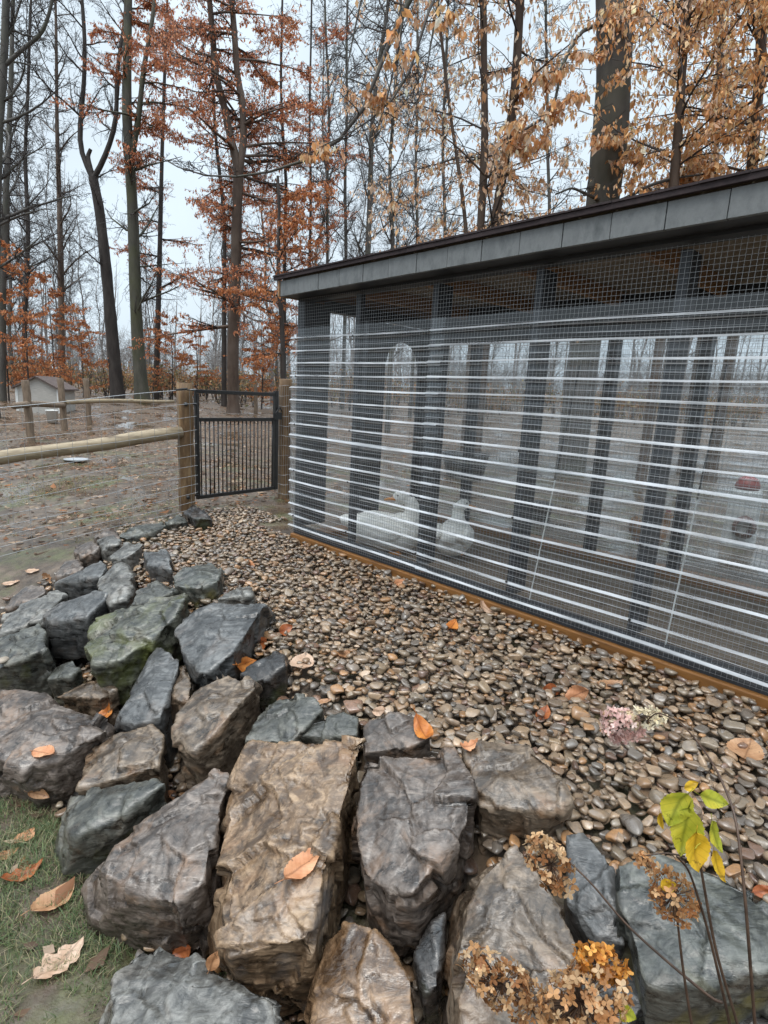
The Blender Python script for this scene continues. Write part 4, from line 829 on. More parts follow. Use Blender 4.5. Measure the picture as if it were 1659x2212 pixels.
t = Tree(5); Y = 21; Q, R = t.trunk(path([(56,850),(52,700),(62,520),(58,420),(52,330),(60,230),(64,60),(70,-60)], Y), px2r(11, Y), px2r(4, Y))
t.dress(Q, R, 22, .25, 1, BARE, (1.3, 2.6), (15, 55)); t.build('bare_tree', 'crooked bare tree standing just left of the shed', 'tree', basepos(Q), bark_dark, twigm, 'bare trees of the near wood')
# straight tree with green foot and rust sprays
t = Tree(6); Y = 22; Q, R = t.trunk(path([(308,872),(295,706),(291,587),(287,450),(280,350),(273,250),(275,100),(277,0),(278,-140)], Y), px2r(27, Y), px2r(12, Y))
Qa, Ra = t.trunk([A(x, y, Y) for x, y in [(286,332),(300,250),(310,150),(320,95),(331,35),(338,-80)]], px2r(12, Y), px2r(6, Y), 1.)
t.dress(Q, R, 9, .2, .55, BARE, (1.6, 3.0), (0, 40))
t.dress(Q, R, 15, .5, .98, RUST, (1.5, 2.9), (-5, 28)); t.dress(Qa, Ra, 11, .2, .95, RUST, (1.4, 2.6), (-5, 28))
t.build('beech_tree', 'tall straight beech with a mossy green foot and rusty upper sprays', 'tree', basepos(Q), bark_green, twigm, 'beech trees with dead leaves', dict(size=.082, pal=PR))
# double stemmed rusty beech behind the gate
t = Tree(7); Y = 19; Q, R = t.trunk(path([(504,892),(503,758),(507,667),(509,600),(512,450),(515,380)], Y), px2r(25, Y), px2r(19, Y))
Qa, Ra = t.trunk([A(x, y, Y) for x, y in [(515,382),(505,315),(495,290),(482,215),(465,165),(460,75),(452,0),(446,-120)]], px2r(16, Y), px2r(8, Y), 1.)
Qb, Rb = t.trunk([A(x, y, Y) for x, y in [(517,382),(526,300),(525,225),(512,165),(507,75),(500,0),(497,-120)]], px2r(14, Y), px2r(9, Y), 1.)
t.dress(Q, R, 14, .38, 1, RUST, (2.0, 3.9), (-12, 20)); t.dress(Qa, Ra, 16, .0, .98, RUST, (1.9, 3.6), (-8, 28)); t.dress(Qb, Rb, 18, .0, .98, RUST, (2.0, 4.0), (-8, 28))
t.build('beech_tree', 'double stemmed rusty beech directly behind the black gate', 'tree', basepos(Q), bark_brown, twigm, 'beech trees with dead leaves', dict(size=.082, pal=PR))
for sd_, Y, pix, w0, w1, lab, o, pal, nb, Lr in (
  (8, 23, [(484,850),(484,620),(487,475),(475,380),(465,300),(460,180),(455,0)], 11, 4, 'thin young beech close to the left of the double stemmed beech', RUST, PR, 14, (1.2, 2.3)),
  (9, 26, [(336,850),(340,745),(344,587),(347,460),(350,330),(356,150),(362,-20)], 13, 4, 'slim dark beech between the green footed beech and the gate', RUST, PR, 16, (1.6, 2.9)),
  (10, 21, [(614,860),(614,700),(615,500),(620,400),(611,300),(606,180),(610,0)], 9, 4, 'thin rusty beech leaning over the coop corner', RUST, PO, 17, (1.3, 2.6)),
  (11, 16, [(612,850),(610,706),(604,640),(600,560),(604,470),(600,380)], 13, 5, 'low dark stemmed beech just outside the coop corner', RUST, PO, 13, (1.2, 2.3)),
  (12, 24, [(665,820),(668,600),(672,420),(668,250),(672,90),(674,-60)], 7, 3, 'thin sparse beech rising over the low end of the roof', RUST, PR, 12, (1.2, 2.2))):
    t = Tree(sd_); Q, R = t.trunk(path(pix, Y), px2r(w0, Y), px2r(w1, Y)); t.dress(Q, R, nb, .28, .98, o, Lr, (-8, 30))
    t.build('beech_tree', lab, 'tree', basepos(Q), bark_dark, twigm, 'beech trees with dead leaves', dict(size=.080, pal=pal))
# slender bare trees above the roof
for sd_, Y, pix, w0, w1, lab in (
  (20, 20, [(788,700),(795,540),(800,400),(804,250),(815,150),(832,60),(850,-80)], 15, 6, 'bluish bare tree rising over the middle of the coop roof'),
  (21, 15, [(848,700),(849,545),(847,450),(834,355),(850,305),(852,200),(862,60),(870,-60)], 11, 5, 'kinked bare tree above the roof left of the tan beech'),
  (22, 24, [(705,720),(708,540),(706,400),(712,250),(705,100),(700,-60)], 8, 3, 'thin bare tree above the low end of the roof'),
  (23, 26, [(745,700),(748,520),(744,400),(750,250),(748,100),(752,-40)], 9, 4, 'thin straight bare tree left of the bluish tree'),
  (24, 22, [(900,650),(902,480),(896,330),(905,200),(900,40),(906,-80)], 8, 4, 'thin bare tree just right of the kinked tree'),
  (25, 25, [(960,640),(962,480),(955,330),(960,200),(968,40),(970,-80)], 9, 4, 'thin bare tree just left of the tan beech stems'),
  (26, 27, [(1185,600),(1188,420),(1180,300),(1184,200),(1178,60),(1180,-60)], 9, 4, 'thin bare tree between tan beech and big trunk')):
    t = Tree(sd_); Q, R = t.trunk(path(pix, Y), px2r(w0, Y), px2r(w1, Y)); t.dress(Q, R, 26, .3, .98, BARE, (1.3, 2.5), (25, 65)); t.build('bare_tree', lab, 'tree', basepos(Q), bark_grey, twigm, 'bare trees of the near wood')
# tan beech with three stems
t = Tree(30); Y = 9.; st = [([(1030,700),(1037,500),(1044,400),(1049,300),(1046,200),(1044,0),(1042,-120)], 20, 12), ([(1052,700),(1064,495),(1079,425),(1099,300),(1114,200),(1118,100),(1124,0),(1130,-120)], 21, 16), ([(1020,700),(1008,505),(997,400),(980,300),(970,225),(955,100),(945,0)], 12, 5)]
for pix, w0, w1 in st:
    Q, R = t.trunk(path(pix, Y), px2r(w0, Y), px2r(w1, Y)); t.dress(Q, R, 15, .40, 1, TAN, (1.3, 3.0), (-8, 35), rr=.3)
t.build('beech_tree', 'three stemmed beech with pale tan leaves behind the coop roof', 'tree', basepos(Q), bark_brown, twigm, 'beech trees with dead leaves', dict(size=.070, pal=PT, spread=.34, wide=.46))
# big trunk with the arching limbs
t = Tree(31); Y = 9.; Q, R = t.trunk(path([(1290,520),(1300,445),(1310,390),(1318,300),(1324,200),(1330,100),(1326,0),(1322,-160),(1330,-400)], Y), px2r(64, Y), px2r(66, Y), 1.1)
b0 = A(1287, 395, Y-.15); 
for (px, py, rr_) in ((1283, 405, .10), (1296, 400, .13), (1290, 425, .11)):
    c = A(px, py, Y-.05); t.tr.append(([tuple(c+np.array([0, 0, z])) for z in (-.16, -.09, 0, .09, .16)], [.02, rr_*.8, rr_, rr_*.8, .02]))
def arch_limb(pix, Ys, r0, r1, o, n, Lr):
    pts = [A(x, y, yy) for (x, y), yy in zip(pix, Ys)]; Qx, Rx = t.trunk(pts, r0, r1, 1.); t.dress(Qx, Rx, n, .3, .98, o, Lr, (-30, 25))
arch_limb([(1326,-330),(1200,-330),(1050,-240),(940,-90),(845,60),(829,95),(812,190),(780,268),(725,325),(670,345),(615,368),(525,385),(450,385),(390,370),(330,330)], [9,8.6,8.2,8,8,8,8,8,8,8,8,8.2,8.4,8.6,8.8], .05, .006, dict(BARE, lv=2, nb=(5, 3)), 16, (.5, 1.2))
arch_limb([(1326,-280),(1200,-270),(1040,-150),(929,0),(909,75),(889,160),(854,215),(800,262),(740,300),(690,318)], [9,8.6,8.2,7.6,7.6,7.6,7.6,7.6,7.6,7.6], .04, .006, dict(TAN, lpt=.5), 8, (.4, .9))
arch_limb([(1300,50),(1279,58),(1254,65),(1209,150),(1204,210),(1179,255),(1129,280),(1090,315),(1069,322)], [8.9,8.7,8.6,8.4,8.3,8.2,8.1,8,8], .03, .012, dict(TAN, lpt=1.0), 8, (.4, 1.1))
HANG = dict(BARE, lv=3, nb=(6, 4, 3), rmin=.0028, trop=(-.12, -.05, -.02))
arch_limb([(1326,-300),(1150,-320),(990,-220),(890,-60),(868,50),(852,150),(828,250),(792,335)], [9,8.8,8.6,8.4,8.3,8.2,8.2,8.2], .04, .006, HANG, 11, (.6, 1.4))
arch_limb([(1326,-320),(1120,-360),(920,-240),(800,-80),(770,40),(752,140),(730,230)], [9,9,9,9,9,9,9], .04, .005, HANG, 10, (.6, 1.4))
arch_limb([(1326,-340),(1180,-300),(1010,-180),(955,-40),(935,60),(925,150),(895,240),(880,300)], [9,8.8,8.5,8.3,8.2,8.2,8.2,8.2], .035, .005, HANG, 9, (.5, 1.2))
arch_limb([(1300,435),(1270,420),(1235,405),(1200,420)], [8.9,8.6,8.5,8.4], .03, .01, dict(BARE, lv=1, nb=(4, 2)), 5, (.3, .6))
arch_limb([(1325,440),(1360,425),(1392,405),(1450,385),(1560,372)], [8.9,8.7,8.6,8.5,8.4], .03, .01, dict(TAN, lpt=1.2), 6, (.4, .8))
t.dress(Q, R, 5, .30, .72, dict(TAN, lpt=1.5), (.7, 1.2), (-15, 10), az=(-2.2, -.9), rr=.06)
t.build('big_tree', 'thick dark trunk close behind the coop roof with arching limbs', 'tree', basepos(Q), bark_grey, twigm, None, dict(size=.092, pal=PT+PG, spread=.34, wide=.48))
# golden beeches at right
for sd_, Y, stems, lab, pal, n, Lr in (
  (32, 8.5, [([(1446,600),(1454,400),(1469,250),(1474,100),(1489,0),(1495,-160)], 22, 15)], 'golden beech right of the thick dark trunk', PG+PT[:2], 30, (.7, 1.5)),
  (33, 9., [([(1612,560),(1624,350),(1639,200),(1649,0),(1655,-160)], 24, 16)], 'golden beech at the right edge above the roof', PG, 40, (.8, 1.8)),
  (34, 10.5, [([(1540,560),(1545,350),(1552,200),(1560,0),(1562,-160)], 14, 8)], 'slimmer golden beech between the other two golden beeches', PG+[PT[0]], 34, (.8, 1.7))):
    t = Tree(sd_)
    for pix, w0, w1 in stems:
        Q, R = t.trunk(path(pix, Y), px2r(w0, Y), px2r(w1, Y)); t.dress(Q, R, n, .40, 1, dict(TAN, lpt=1.35), (Lr[0]*1.5, Lr[1]*1.6), (-15, 30), rr=.3)
    t.build('beech_tree', lab, 'tree', basepos(Q), bark_brown, twigm, 'beech trees with dead leaves', dict(size=.072, pal=pal, spread=.34, wide=.48))
# orange saplings in the understorey
SAP = dict(wig=.12, trop=(-.02, -.02, -.02), lv=2, nb=(8, 4), rmin=.003, planar=.85, leaflv=1, lpt=1.3)
for i, (px, Y, h, lab) in enumerate(((62, 17.5, 4.4, 'orange young beech left of the shed roof'), (118, 20, 4.2, 'orange young beech right behind the shed'), (18, 19, 3.6, 'orange young beech at the left edge'), (180, 24, 3.4, 'orange young beech before the forked tree'), (372, 25, 3.6, 'orange young beech left of the gate'), (425, 28, 3.4, 'orange young beech far behind the top of the gate'), (565, 22, 3.2, 'orange young beech right of the double stemmed beech'))):
    t = Tree(40+i); p = A(px, 850, Y); z = float(H(p[0], p[1])); Q, R = t.trunk([(p[0], p[1], z-.1), (p[0]+.05, p[1], z+h*.5), (p[0]-.03, p[1], z+h)], .03, .008); t.dress(Q, R, 17, .12, 1, SAP, (.8, 1.6), (0, 30)); 
    t.build('young_beech', lab, 'young tree', (p[0], p[1], z), bark_dark, twigm, 'orange young beeches', dict(size=.082, pal=PO))
# the wood behind: slender bare trees, a few shapes repeated
protos = []
for k in range(6):
    t = Tree(60+k); h = 15; Q, R = t.trunk([(0, 0, -.3)]+[(random.gauss(0, .10+.035*z_), random.gauss(0, .10+.035*z_), z_) for z_ in (1.5, 3, 4.5, 6.2, 8, 10, 12)]+[(random.uniform(-.9, .9), 0, h)], random.uniform(.055, .105), .012); t.dress(Q, R, 34, .15, .98, THINB, (1.2, 3.0), (20, 65))
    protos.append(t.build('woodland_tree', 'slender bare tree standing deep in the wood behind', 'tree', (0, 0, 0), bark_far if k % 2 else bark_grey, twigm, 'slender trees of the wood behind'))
used = set(); cnt = 0; rgx = random.Random(5)
while cnt < 38:
    Y = rgx.uniform(26, 62); px = rgx.uniform(-60, 1500) if cnt % 3 else rgx.uniform(-60, 640); p = A(px, 840, Y); k = rgx.randrange(6)
    if any((p[0]-a)**2+(p[1]-b_)**2 < 1.2 for a, b_ in used): continue
    used.add((p[0], p[1])); src = protos[k]
    if k not in [u for u in range(6) if protos[u].get('used')]: o = src; src['used'] = 1; fresh = True
    else:
        o = src.copy(); S.collection.objects.link(o); fresh = False
        for ch in src.children:
            c = ch.copy(); c.parent = o; S.collection.objects.link(c)
    o.location = (p[0], p[1], float(H(p[0], p[1]))); o.rotation_euler = (0, 0, rgx.uniform(0, 6.28)); q = rgx.uniform(.75, 1.25); o.scale = (q, q, q*rgx.uniform(.9, 1.2)); cnt += 1
for o in protos:
    if 'used' in o: del o['used']
# distant wood and brush, one mass each
V, Fq = [], []; tr = []; lf = []
for i in range(150):
    Y = rgx.uniform(62, 110); px = rgx.uniform(-150, 1700); p = A(px, 840, Y); z = float(H(p[0], p[1])); h = rgx.uniform(8, 17); r = rgx.uniform(.06, .17); lx = rgx.uniform(-1.3, 1.3)
    tr.append(([(p[0], p[1], z-.3), (p[0]+lx*.3, p[1], z+h*.4), (p[0]+lx, p[1], z+h*.75), (p[0]+lx*1.3, p[1], z+h)], [r, r*.8, r*.45, .01]))
    for _ in range(16):
        f = rgx.uniform(.15, .95); th = rgx.uniform(0, 6.28); L_ = rgx.uniform(1, 3.2)*(1.1-.6*f); q = (p[0]+lx*f, p[1], z+h*f)
        tr.append(([q, (q[0]+math.cos(th)*L_*.4, q[1]+math.sin(th)*L_*.4, q[2]+L_*.35), (q[0]+math.cos(th)*L_*.7, q[1]+math.sin(th)*L_*.7, q[2]+L_*.8), (q[0]+math.cos(th)*L_*.8, q[1]+math.sin(th)*L_*.8, q[2]+L_*1.2)], [.03, .022, .016, .008]))
for i in range(420):
    Y = rgx.uniform(45, 95); px = rgx.uniform(-150, 1700); p = A(px, 840, Y); z = float(H(p[0], p[1])); h = rgx.uniform(1.6, 5.5)
    for _ in range(9):
        th = rgx.uniform(0, 6.28); s_ = h*rgx.uniform(.15, .6); e = (p[0]+math.cos(th)*s_, p[1]+math.sin(th)*s_, z+h*rgx.uniform(.6, 1.1)); mdl = (p[0]+math.cos(th)*s_*.35, p[1]+math.sin(th)*s_*.35, z+h*.5)
        tr.append(([(p[0], p[1], z-.1), mdl, e], [.02, .016, .008]))
        for _ in range(4):
            f = rgx.random(); q = tuple(mdl[k_]+(e[k_]-mdl[k_])*f for k_ in range(3)); tr.append(([q, (q[0]+rgx.gauss(0, .35), q[1]+rgx.gauss(0, .35), q[2]+rgx.uniform(.1, .6)), (q[0]+rgx.gauss(0, .6), q[1]+rgx.gauss(0, .6), q[2]+rgx.uniform(.4, 1.1))], [.012, .010, .006]))
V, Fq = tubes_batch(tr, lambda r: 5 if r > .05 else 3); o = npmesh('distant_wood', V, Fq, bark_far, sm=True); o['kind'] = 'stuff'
tr = []; pts = []
for i in range(900):
    Y = rgx.uniform(24, 60)**1.0; px = rgx.uniform(-80, 1650); p = A(px, 840, Y); z = float(H(p[0], p[1])); h = rgx.uniform(.5, 1.7)
    for _ in range(5):
        th = rgx.uniform(0, 6.28); s_ = rgx.uniform(.1, .5)*h; tr.append(([(p[0], p[1], z-.05), (p[0]+math.cos(th)*s_*.4, p[1]+math.sin(th)*s_*.4, z+h*.5), (p[0]+math.cos(th)*s_, p[1]+math.sin(th)*s_, z+h*rgx.uniform(.8, 1.1))], [.014, .01, .005]))
        for _ in range(9): f = rgx.uniform(.3, 1.05); pts.append((p[0]+math.cos(th)*s_*f+rgx.gauss(0, .18), p[1]+math.sin(th)*s_*f+rgx.gauss(0, .18), z+h*f+rgx.gauss(0, .1)))
V, Fq = tubes_batch(tr, lambda r: 3); o = npmesh('brush', V, Fq, twigm); o['kind'] = 'stuff'
o = leaf_cloud('brush_leaves', pts, .14, [(.22,.13,.06),(.30,.15,.06),(.16,.14,.06),(.36,.19,.09),(.20,.12,.08),(.26,.20,.10)], None, .3, .8, .5); o['kind'] = 'stuff'
# leaf litter on the woodland floor and thinly over the muddy run
pts = []
while len(pts) < 26000:
    Y = 4.5+75*random.random()**2.; px = random.uniform(-120, 1000); p = A(px, 900, Y)
    if random.random() > float(smooth(5, 15, Y))+.02: continue
    if (p[1]-p[0])/2**.5 < 4.6 and (p[0]+p[1])/2**.5 < 4.2: continue
    pts.append((p[0], p[1], gh(p[0], p[1])+random.uniform(.004, .03)))
for _ in range(7500):
    s_ = random.uniform(-2.2, 6); u = random.uniform(-.1, 1); u = abs(u)**1.4*7 if u > .02 else (random.uniform(-1.3, 0) if random.random() < .45 else 3.); q = GP0+FN*s_+np.array([FN[1], -FN[0]])*u
    if (q[1]-q[0])/2**.5 < (3.75 if (q[0]+q[1])/2**.5 < .8 else 4.2)+.4*random.random(): continue
    pts.append((q[0], q[1], gh(q[0], q[1])+random.uniform(.002, .010)))
for _ in range(420):
    a = random.uniform(-.9, .55); t_ = random.uniform(-.2, 4.2); x = N_[0]*a+D_[0]*t_; y = N_[1]*a+D_[1]*t_
    if math.hypot(x, y) > .9: pts.append((x, y, gh(x, y)+random.uniform(.004, .02)))
o = leaf_cloud('leaf_litter', pts, .056, [(.18,.11,.07),(.25,.16,.11),(.13,.075,.048),(.36,.26,.19),(.26,.115,.05),(.10,.068,.044),(.40,.29,.20)], None, .05, 1., .6, vary=.35, flat=True); o['kind'] = 'stuff'

# ------------------------------------------------------------------ grass on the lawn edge
def grass_patch(n, test, hmin, hmax, pal, name, label=None):
    V, Fc, C = [], [], []; k = 0
    while k < n:
        a = random.uniform(-.9, .72); t = random.uniform(-.2, 3.2); x = N_[0]*a+D_[0]*t; y = N_[1]*a+D_[1]*t
        px, py, dz = proj((x, y, H(x, y)))
        if dz < .3 or not (-60 < px < 520 and 1500 < py < 2330): k += .02; continue
        nv = noise.noise(Vector((x*3.1, y*3.1, 1)))+.5*noise.noise(Vector((x*11, y*11, 4)))
        if nv < test+random.uniform(-.25, .25): k += .05; continue
        h = random.uniform(hmin, hmax)*(1+.5*max(0, nv)); th = random.uniform(0, 6.28); ln = random.uniform(.3, 1.1)*h; w = random.uniform(.0010, .0022)
        z = gh(x, y)-.004; dx, dy = math.cos(th), math.sin(th); sx, sy = -dy*w, dx*w; b = len(V)
        for f in (0, .4, .75, 1.): q = (x+dx*ln*f*f, y+dy*ln*f*f, z+h*(f-.28*f*f)); ww = 1-f*.92; V += [(q[0]-sx*ww, q[1]-sy*ww, q[2]), (q[0]+sx*ww, q[1]+sy*ww, q[2])]
        for i in range(3): Fc.append((b+2*i, b+2*i+1, b+2*i+3, b+2*i+2))
        c = np.array(pal[random.randrange(len(pal))])*math.exp(random.gauss(0, .2)); C += [c]*8; k += 1
    o = npmesh(name, V, Fc, leafm, None, np.clip(np.array(C), 0, 1)); o['kind'] = 'stuff'
grass_patch(24000, -.10, .014, .042, [(.13,.18,.075),(.16,.21,.09),(.10,.145,.06),(.24,.23,.12),(.36,.30,.19),(.15,.20,.11)], 'grass')
def turf(n):
    V, Fc, C = [], [], []
    while len(V) < n*8:
        s_ = random.uniform(-.2, 6); u = random.uniform(-.9, 4.5); q = GP0+FN*s_+np.array([FN[1], FN[0]*-1])*u; x, y = q
        t_ = (y-x)/2**.5; nv = noise.noise(Vector((x*.9, y*.9, 8)))+.6*noise.noise(Vector((x*4, y*4, 2)))
        if t_ < (3.5 if (x+y)/2**.5 < .7 else 4.2) or nv < .08+.05*abs(u): continue
        h = random.uniform(.012, .035); th = random.uniform(0, 6.28); ln = h*1.2; w = .0022; z = gh(x, y)-.002; dx, dy = math.cos(th), math.sin(th); sx, sy = -dy*w, dx*w; b = len(V)
        for f in (0, .4, .75, 1.): e = (x+dx*ln*f*f, y+dy*ln*f*f, z+h*(f-.28*f*f)); ww = 1-f*.92; V += [(e[0]-sx*ww, e[1]-sy*ww, e[2]), (e[0]+sx*ww, e[1]+sy*ww, e[2])]
        for i in range(3): Fc.append((b+2*i, b+2*i+1, b+2*i+3, b+2*i+2))
        C += [np.array(random.choice([(.15,.17,.06),(.20,.20,.08),(.11,.13,.05),(.28,.24,.12)]))]*8
    o = npmesh('turf', V, Fc, leafm, None, np.array(C)); o['kind'] = 'stuff'
turf(13000)
# ------------------------------------------------------------------ single fallen leaves
bv2 = []; bf2 = []
for V_, F_, in ((gravel.data, None), (ground.data, None)):
    n = len(V_.vertices); co = np.empty(n*3); V_.vertices.foreach_get('co', co); k = len(bv2); co = co.reshape(-1, 3)
    if V_ is ground.data:
        sel = [p for p in V_.polygons if abs(p.center[0]) < 6 and -1 < p.center[1] < 9]
    else: sel = V_.polygons
    bv2 += [tuple(c) for c in co]; bf2 += [tuple(i+k for i in p.vertices) for p in sel]
soft_bvh = BVHTree.FromPolygons(bv2, bf2)
def land(px, py):
    v = Vector(ray(px, py)).normalized(); c = Vector(CAM); best = None
    for bv in (rock_bvh, soft_bvh):
        h = bv.ray_cast(c, v, 20)
        if h[0] is not None and (best is None or h[3] < best[3]): best = h
    return best[0], best[1]
LM = {'orange': leaf_flat('orange_dead_leaf', (.38, .11, .025), (.64, .25, .06)), 'tan': leaf_flat('tan_dead_leaf', (.34, .17, .085), (.54, .32, .18)),
      'brown': leaf_flat('brown_dead_leaf', (.28, .13, .06), (.45, .24, .12)), 'pale': leaf_flat('pale_dead_leaf', (.46, .29, .19), (.64, .46, .34)),
      'rust': leaf_flat('rust_dead_leaf', (.26, .07, .025), (.42, .14, .05)), 'peach': leaf_flat('peach_dead_leaf', (.50, .21, .10), (.68, .36, .20))}
def leaf_shape(ln, wd, curl, fold, seed, lobed=False, m=None, name='fallen_leaf', parent=None):
    r = random.Random(seed); nu, nv = (20, 8) if not lobed else (28, 10); b = MB(); ph = r.uniform(0, 6)
    for i in range(nu+1):
        u = i/nu; w = wd*.5*(math.sin(math.pi*min(1, u**.85))**.8)*(1+.05*math.sin(u*60+ph))
        if lobed: w *= .62+.42*abs(math.sin(u*math.pi*3.4+.4))
        for j in range(nv+1):
            v = j/nv*2-1; x = (u-.5)*ln; y = v*w+.06*wd*math.sin(u*4+ph); z = curl*ln*((u-.5)**2*1.6)+fold*abs(v)*w+.025*ln*math.sin(u*7+v*3+ph)+.012*ln*math.sin(v*6+u*19)
            b.v.append((x, y, z))
    for i in range(nu):
        for j in range(nv): k = i*(nv+1)+j; b.f.append((k, k+1, k+nv+2, k+nv+1)); b.mi.append(0)
    # stalk
    y0 = b.v[nv//2]; b.tube([(-ln*.5, y0[1], y0[2]), (-ln*.6, y0[1]+.01*ln, y0[2]+.02*ln), (-ln*.7, y0[1]+.04*ln, y0[2]+.01*ln)], .011*ln, 4)
    return b.build(name, m, parent, True)
FL = [ # pixel, length in px, angle, colour, width ratio, lobed, curl, label
 ((655,1876), 105, 38, 'peach', .40, 0, .25, 'large peach coloured serrated leaf lying on the largest tan boulder'),
 ((917,1590), 62, -52, 'orange', .42, 0, .9, 'bright orange curled leaf standing against the small purple grey rock'),
 ((97,1630), 46, -5, 'peach', .5, 0, .2, 'peach leaf lying on the big purple grey slab'),
 ((231,1543), 42, 60, 'orange', .6, 0, .8, 'bright orange leaf stuck beside the right tip of the purple slab'),
 ((521,1437), 46, 20, 'orange', .5, 0, .5, 'orange leaf between the big slate and the dark round rock'),
 ((104,1246), 26, -60, 'tan', .6, 1, .5, 'tan curled leaf on the back left rocks'),
 ((87,1713), 48, -15, 'tan', .4, 0, .3, 'narrow tan leaf tucked under the purple slab by the grass'),
 ((118,1950), 96, 40, 'tan', .5, 0, .5, 'large tan leaf in the grass beside the large purple grey boulder'),
 ((130,2085), 110, 42, 'pale', .5, 1, .4, 'pale lobed oak leaf lying in the grass'),
 ((50,1895), 86, 25, 'rust', .42, 1, .6, 'rusty lobed leaf in the grass at the left edge'),
 ((12,1852), 55, 20, 'brown', .45, 0, .3, 'small brown leaf cut by the left edge in the grass'),
 ((55,1812), 44, 40, 'peach', .6, 0, .3, 'pale peach leaf on bare soil above the rusty lobed leaf'),
 ((400,2052), 42, 20, 'rust', .6, 0, .3, 'crumpled rust leaf in the gap below the large purple grey boulder'),
 ((455,2085), 40, 70, 'brown', .45, 0, .3, 'pointed brown leaf in the gap by the foot of the tan boulder'),
 ((366,1722), 26, 50, 'peach', .5, 0, .4, 'small peach leaf caught between the green rock and the light brown rock'),
 ((656,1437), 46, 75, 'pale', .62, 0, .3, 'pale pinkish leaf on the pebbles right of the dark round rock'),
 ((541,1222), 34, -15, 'peach', .45, 0, .4, 'peach leaf on pebbles above the thin flat slab'),
 ((1052,1320), 48, -35, 'pale', .6, 0, .5, 'pale leaf leaning near the wooden sill in the middle'),
 ((1016,1304), 50, 0, 'pale', .28, 0, .4, 'narrow pale leaf at the sill left of the leaning pale leaf'),
 ((976,1356), 30, 50, 'orange', .5, 0, .4, 'small orange leaf on pebbles below the narrow pale leaf'),
 ((1252,1497), 62, 25, 'peach', .45, 0, .6, 'curled peach leaf on the right pebbles, left one of a pair'),
 ((1312,1484), 58, 10, 'tan', .30, 0, .5, 'narrow tan leaf beside the curled peach leaf'),
 ((1192,1490), 38, -20, 'rust', .6, 0, .5, 'dark rust leaf on pebbles left of the curled peach leaf'),
 ((1614,1628), 52, 70, 'tan', .75, 0, .3, 'broad tan leaf on pebbles near the right edge'),
 ((1014,1617), 46, 15, 'peach', .55, 1, .8, 'crumpled peach leaf at the back tip of the flat brown slab'),
 ((565,1388), 44, 25, 'rust', .5, 0, .7, 'dark rust leaf beside the right edge of the big slate'),
 ((615,1362), 34, 20, 'rust', .6, 0, .5, 'red brown leaf on pebbles right of the big slate'),
 ((826,1537), 30, 5, 'pale', .4, 0, .3, 'pale leaf on pebbles behind the small purple grey rock'),
 ((700,1520), 36, 15, 'tan', .4, 0, .3, 'tan leaf on pebbles behind the greenish rock'),
 ((1418,1498), 40, -10, 'brown', .6, 0, .5, 'brown leaf on pebbles above the pink flower head'),
 ((1500,1405), 46, -15, 'tan', .4, 0, .5, 'tan leaf against the sill near the right end'),
 ((1440,1338), 40, 8, 'pale', .35, 0, .4, 'pale narrow leaf on the wooden sill below the last post'),
 ((1175,1548), 36, 70, 'rust', .45, 0, .4, 'dark red leaf on pebbles right of the flat brown slab'),
 ((742,1420), 28, 30, 'brown', .6, 0, .4, 'small brown leaf in the middle of the pebbles'),
 ((1230,1345), 30, -20, 'brown', .55, 0, .4, 'small brown leaf on pebbles below the fourth post'),
 ((860,1260), 26, 15, 'peach', .5, 0, .4, 'small peach leaf near the sill below the ducks'),
 ((1650,1925), 50, 10, 'rust', .45, 0, .4, 'rust leaf above the blue green boulder at the right edge'),
 ((25,1262), 36, 10, 'pale', .4, 0, .2, 'pale leaf on bare soil at the left edge behind the rocks'),
 ((72,1236), 26, 0, 'pale', .45, 0, .2, 'small pale leaf on bare soil behind the left rocks'),
]
for i, (pp, lnpx, ang, colr, wr, lob, curl, lab) in enumerate(FL):
    p, n = land(*pp); dz = (np.array(p)-CAM)@_F; ln = lnpx/FPX*dz*.92; a = math.radians(ang)
    dirw = Vector(_X*math.cos(a)+_U*math.sin(a)); n = (n+Vector((0, 0, .6))).normalized(); vw = Vector(ray(*pp)).normalized()
    # slide the screen direction into the surface plane along the line of sight
    dv = dirw-vw*(dirw.dot(n)/vw.dot(n)); dv.normalize(); yv = n.cross(dv)
    ln2 = ln*min(1.6, 1/max(.35, (dv-vw*dv.dot(vw)).length)); o = leaf_shape(ln2, ln2*wr*1.25, curl, .22, i, bool(lob), LM[colr])
    mw = Matrix((dv, yv, n)).transposed().to_4x4(); mw.translation = p+n*.007; o.matrix_world = mw; onemesh(o, lab, 'leaf', 'fallen leaves')
# small stones and a pale disc in the run
p, n = land(17*.3958, 1071.4+905*.3958)
b = MB().lathe([(.0001, 0), (.028, .002), (.034, .010), (.026, .020), (.0001, .024)], 14); o = b.build('pale_stone', plydeck, None, True, loc=tuple(p)); o.scale = (.7, 1, .8); onemesh(o, 'small white stone on the grey green boulder at the left edge', 'stone')
p, n = land(165, 996); b = MB().lathe([(.0001, 0), (.13, .004), (.15, .02), (.155, .03), (.14, .026), (.0001, .014)], 24); onemesh(b.build('plate', mat('dull_grey_plastic', (.3, .31, .32), .5), None, True, loc=tuple(p)), 'flat grey dish lying on the mud behind the log rail', 'dish')

